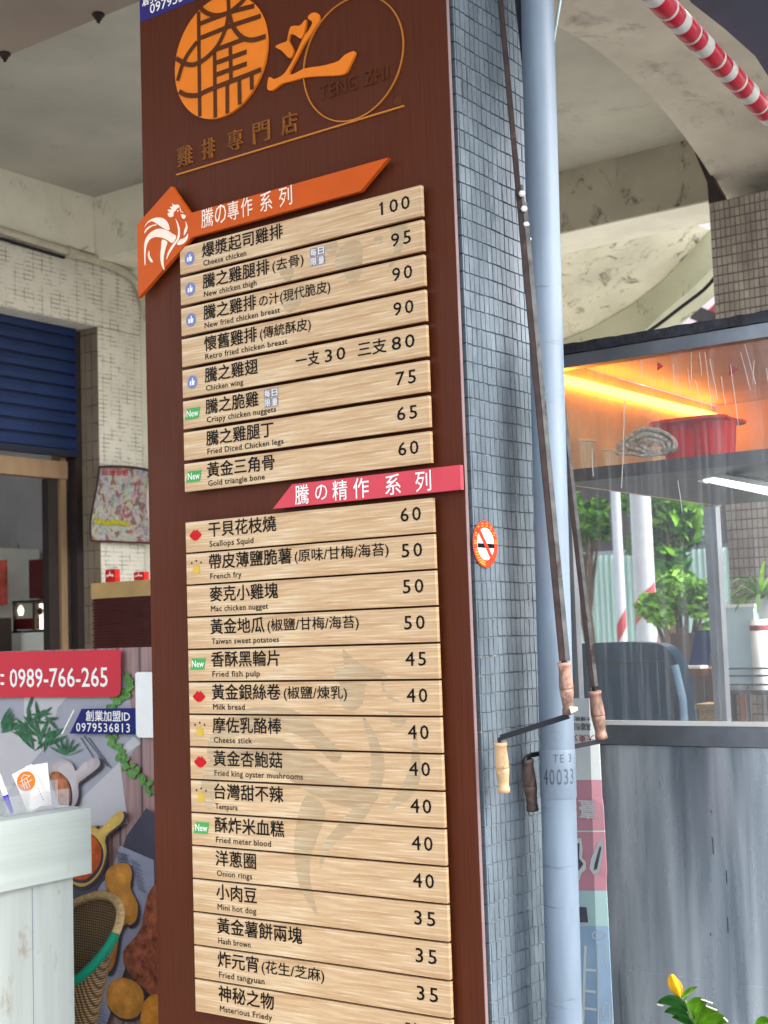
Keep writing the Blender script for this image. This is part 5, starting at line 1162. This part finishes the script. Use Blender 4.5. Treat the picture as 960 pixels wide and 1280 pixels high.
for px, w_, h_, lab in ((142, .06, .055, 'small red and white patterned packet on the wooden lid, left one'), (178, .06, .035, 'low red and white packet on the wooden lid beside the menu board')):
    q_ = on_y(px, 727, Yc + .08); k = empty('packet', (q_.x, Yc + .08, zt_), lab, 'packet', 'red packets on the bin lid')
    zz0 = zt_ + .0045
    MB().box((q_.x - w_ / 2, Yc + .06, zz0), (q_.x + w_ / 2, Yc + .09, zz0 + h_)).obj('box', M['packet_red'], k)
    MB().prism(smooth([(q_.x - .02, zz0 + h_ * .4), (q_.x, zz0 + h_ * .5), (q_.x + .02, zz0 + h_ * .4), (q_.x + .02, zz0 + h_ * .6), (q_.x + .004, zz0 + h_ * .62), (q_.x, zz0 + h_ * .9), (q_.x - .006, zz0 + h_ * .62), (q_.x - .02, zz0 + h_ * .6)], 3), Yc + .059, None).obj('pattern', M['white'], k)
    MB().box((q_.x - w_ / 2 + .004, Yc + .065, zz0 + h_ + .0005), (q_.x + w_ / 2 - .008, Yc + .085, zz0 + h_ + .012)).obj('flap', M['acrylic'], k)
# hanging picture cloth on the pier
HX = WX + .03
def hp(x, y): return on_x(x, y, HX)
m, n, b = nodes_mat('temple_picture_print'); v = coords(n, (1, 1, 1), kind='World')
vo = N(n, 'ShaderNodeTexVoronoi'); vo.inputs['Scale'].default_value = 26; n.links.new(coords(n, (1, 1, .7), kind='World'), vo.inputs['Vector'])
f = noise(n, v, 15, 6, .72, .4); c1 = ramp(n, f, [(.3, lin((90, 74, 84))), (.42, lin((164, 156, 160))), (.5, lin((198, 200, 196))), (.58, lin((150, 84, 88))), (.66, lin((96, 124, 96))), (.74, lin((206, 190, 170)))])
c1 = mixc(n, .3, c1, vo.outputs['Color'], 'MULTIPLY'); n.links.new(c1, b.inputs['Base Color']); b.inputs['Roughness'].default_value = .4; M['temple'] = m
t = empty('picture_cloth', hp(150, 630), 'glossy printed picture cloth with red characters hung on the tiled pier', 'poster')
nx, ny = 10, 10; G = []
for i in range(nx + 1):
    u = i / nx; colm = []
    for j in range(ny + 1):
        s = j / ny; top_ = Vector((122 + 75 * u, 584 + 8 * u - 3 * math.sin(u * PI))); bot_ = Vector((115 + 80 * u, 676 + 4 * u)); q_ = top_.lerp(bot_, s); q_.x -= 6 * math.sin(s * PI) * (1 - u)
        p = hp(q_.x, q_.y); p.x += .02 * math.sin(s * 5 + u * 3) + .015; colm.append(p)
    G.append(colm)
MB().grid(G).obj('cloth', M['temple'], t)
MB().tube([c_[0] for c_ in G], .008, 6).obj('top_edge', M['frame_dark'], t); MB().tube([c_[-1] for c_ in G], .006, 6).obj('bottom_edge', M['dark_red'], t); MB().tube(G[0], .006, 6).obj('side_edge', M['frame_dark'], t)
def onG(u, s, e=.004):
    i = min(int(u * nx), nx - 1); j = min(int(s * ny), ny - 1); fu, fs2 = u * nx - i, s * ny - j
    p = G[i][j].lerp(G[i + 1][j], fu).lerp(G[i][j + 1].lerp(G[i + 1][j + 1], fu), fs2); return tuple(p + Vector((e, 0, 0)))
mb = MB(); write(mb, '聖誕千秋', .02, .40, .96 - .07, .12, 0, .03, f=lambda x, y, z: onG(x, 1 - z), fix_h=True) if 0 else None
ml = C_('picture_red', (190, 60, 66), .2, 60)
mb = MB()
for i in range(4):
    for a0, b0, a1, b1 in ((0, 0, 1, 0), (0, .5, 1, .5), (0, 1, 1, 1), (.5, 0, .5, 1), (.1, .2, .1, .9), (.9, .1, .9, .8)):
        x = .04 + i * .105; mb.strip([(x + a0 * .08, .89 + b0 * .075), (x + a1 * .08, .89 + b1 * .075)], .012, 0, None, lambda x, y, z: onG(max(0, min(x, 1)), max(0, min(1 - z, 1)), .006))
mb.obj('red_characters', ml, t)
mb = MB()
for i in range(12): x0 = .04 + i * .045; mb.strip([(x0, .26 + .01 * math.sin(i)), (x0 + .045, .26 + .01 * math.sin(i + 1))], .07, 0, None, lambda x, y, z: onG(x, 1 - z, .005))
mb.obj('yellow_band', C_('picture_yellow', (190, 178, 60), .3, 60), t)
# potted flowering plant, lower right
FYp = .35
t = empty('flowering_plant', on_y(875, 1300, FYp), 'leafy green plant with one yellow bud in front of the steel panel', 'plant')
def fp(x, y, Y=FYp): return on_y(780 + x / 5.333, 1180 + y / 5.333, Y)
MB().tube(smooth([fp(560, 900), fp(500, 640), fp(470, 530), fp(430, 440), fp(405, 370)], 3, False), .0028, 8).obj('stem', M['stem'], t)
MB().tube([fp(405, 375), fp(425, 340), fp(460, 300)], .0022, 8).obj('stem', M['stem'], t)
def leafp(pts, m, bend=.01, name='leaf', vein=True):
    """pts: base, ctrl, tip and half width, in zoomed plant pixels"""
    (bx, by), (cx_, cy_), (tx, ty), wd = pts; n = 12; A_ = []; Bm = []; C2 = []
    for i in range(n + 1):
        s = i / n; x = (1 - s) ** 2 * bx + 2 * s * (1 - s) * cx_ + s * s * tx; y = (1 - s) ** 2 * by + 2 * s * (1 - s) * cy_ + s * s * ty
        dx = 2 * (1 - s) * (cx_ - bx) + 2 * s * (tx - cx_); dy = 2 * (1 - s) * (cy_ - by) + 2 * s * (ty - cy_); l = math.hypot(dx, dy) or 1; ww = wd * math.sin(PI * min(.999, .03 + s * .96)) ** .75
        A_.append(fp(x - dy / l * ww, y + dx / l * ww, FYp - bend)); Bm.append(fp(x, y, FYp + .004 + bend * math.sin(s * 3))); C2.append(fp(x + dy / l * ww, y - dx / l * ww, FYp - bend * .4))
    MB().grid([A_, Bm, C2]).obj(name, m, t)
leafp(((420, 450), (340, 340), (225, 390), 38), M['leaf_dark']); leafp(((440, 520), (360, 410), (270, 455), 34), M['leaf_dark'])
leafp(((465, 560), (400, 470), (320, 490), 30), M['leaf_dark']); leafp(((470, 500), (430, 380), (560, 385), 52), M['leaf']); leafp(((485, 560), (510, 420), (630, 450), 48), M['leaf'])
leafp(((500, 620), (590, 470), (690, 520), 60), M['leaf']); leafp(((385, 360), (420, 310), (490, 285), 20), M['leaf_lime']); leafp(((880, 560), (920, 490), (970, 520), 34), M['leaf'])
for (x0, y0), (x1, y1) in (((222, 402), (262, 412)), ((515, 368), (590, 395)), ((548, 412), (620, 442)), ((665, 490), (692, 518))): MB().bar(fp(x0, y0, FYp - .012), fp(x1, y1, FYp - .012), .003, .0022).obj('dry_edge', M['cream'], t)
def petal(dx, w_, m_, e=0):
    n = 10; A_ = []; Bm = []; C2 = []
    for i in range(n + 1):
        s = i / n; x = 375 - 62 * s + dx * math.sin(s * PI) ; y = 358 - 155 * s; ww = w_ * math.sin(PI * min(.97, .05 + s * .85)) ** .8
        A_.append(fp(x - ww, y + ww * .2, FYp + .006 + e)); Bm.append(fp(x, y, FYp - .012 + e)); C2.append(fp(x + ww, y - ww * .2, FYp + .006 + e))
    MB().grid([A_, Bm, C2]).obj('petal', m_, t)
petal(-8, 38, M['bud']); petal(14, 30, plain('orange_petal', (226, 130, 28), .5, bmp=0), .006); petal(0, 26, M['bud'], -.008)
print('OBJS', len(bpy.data.objects))
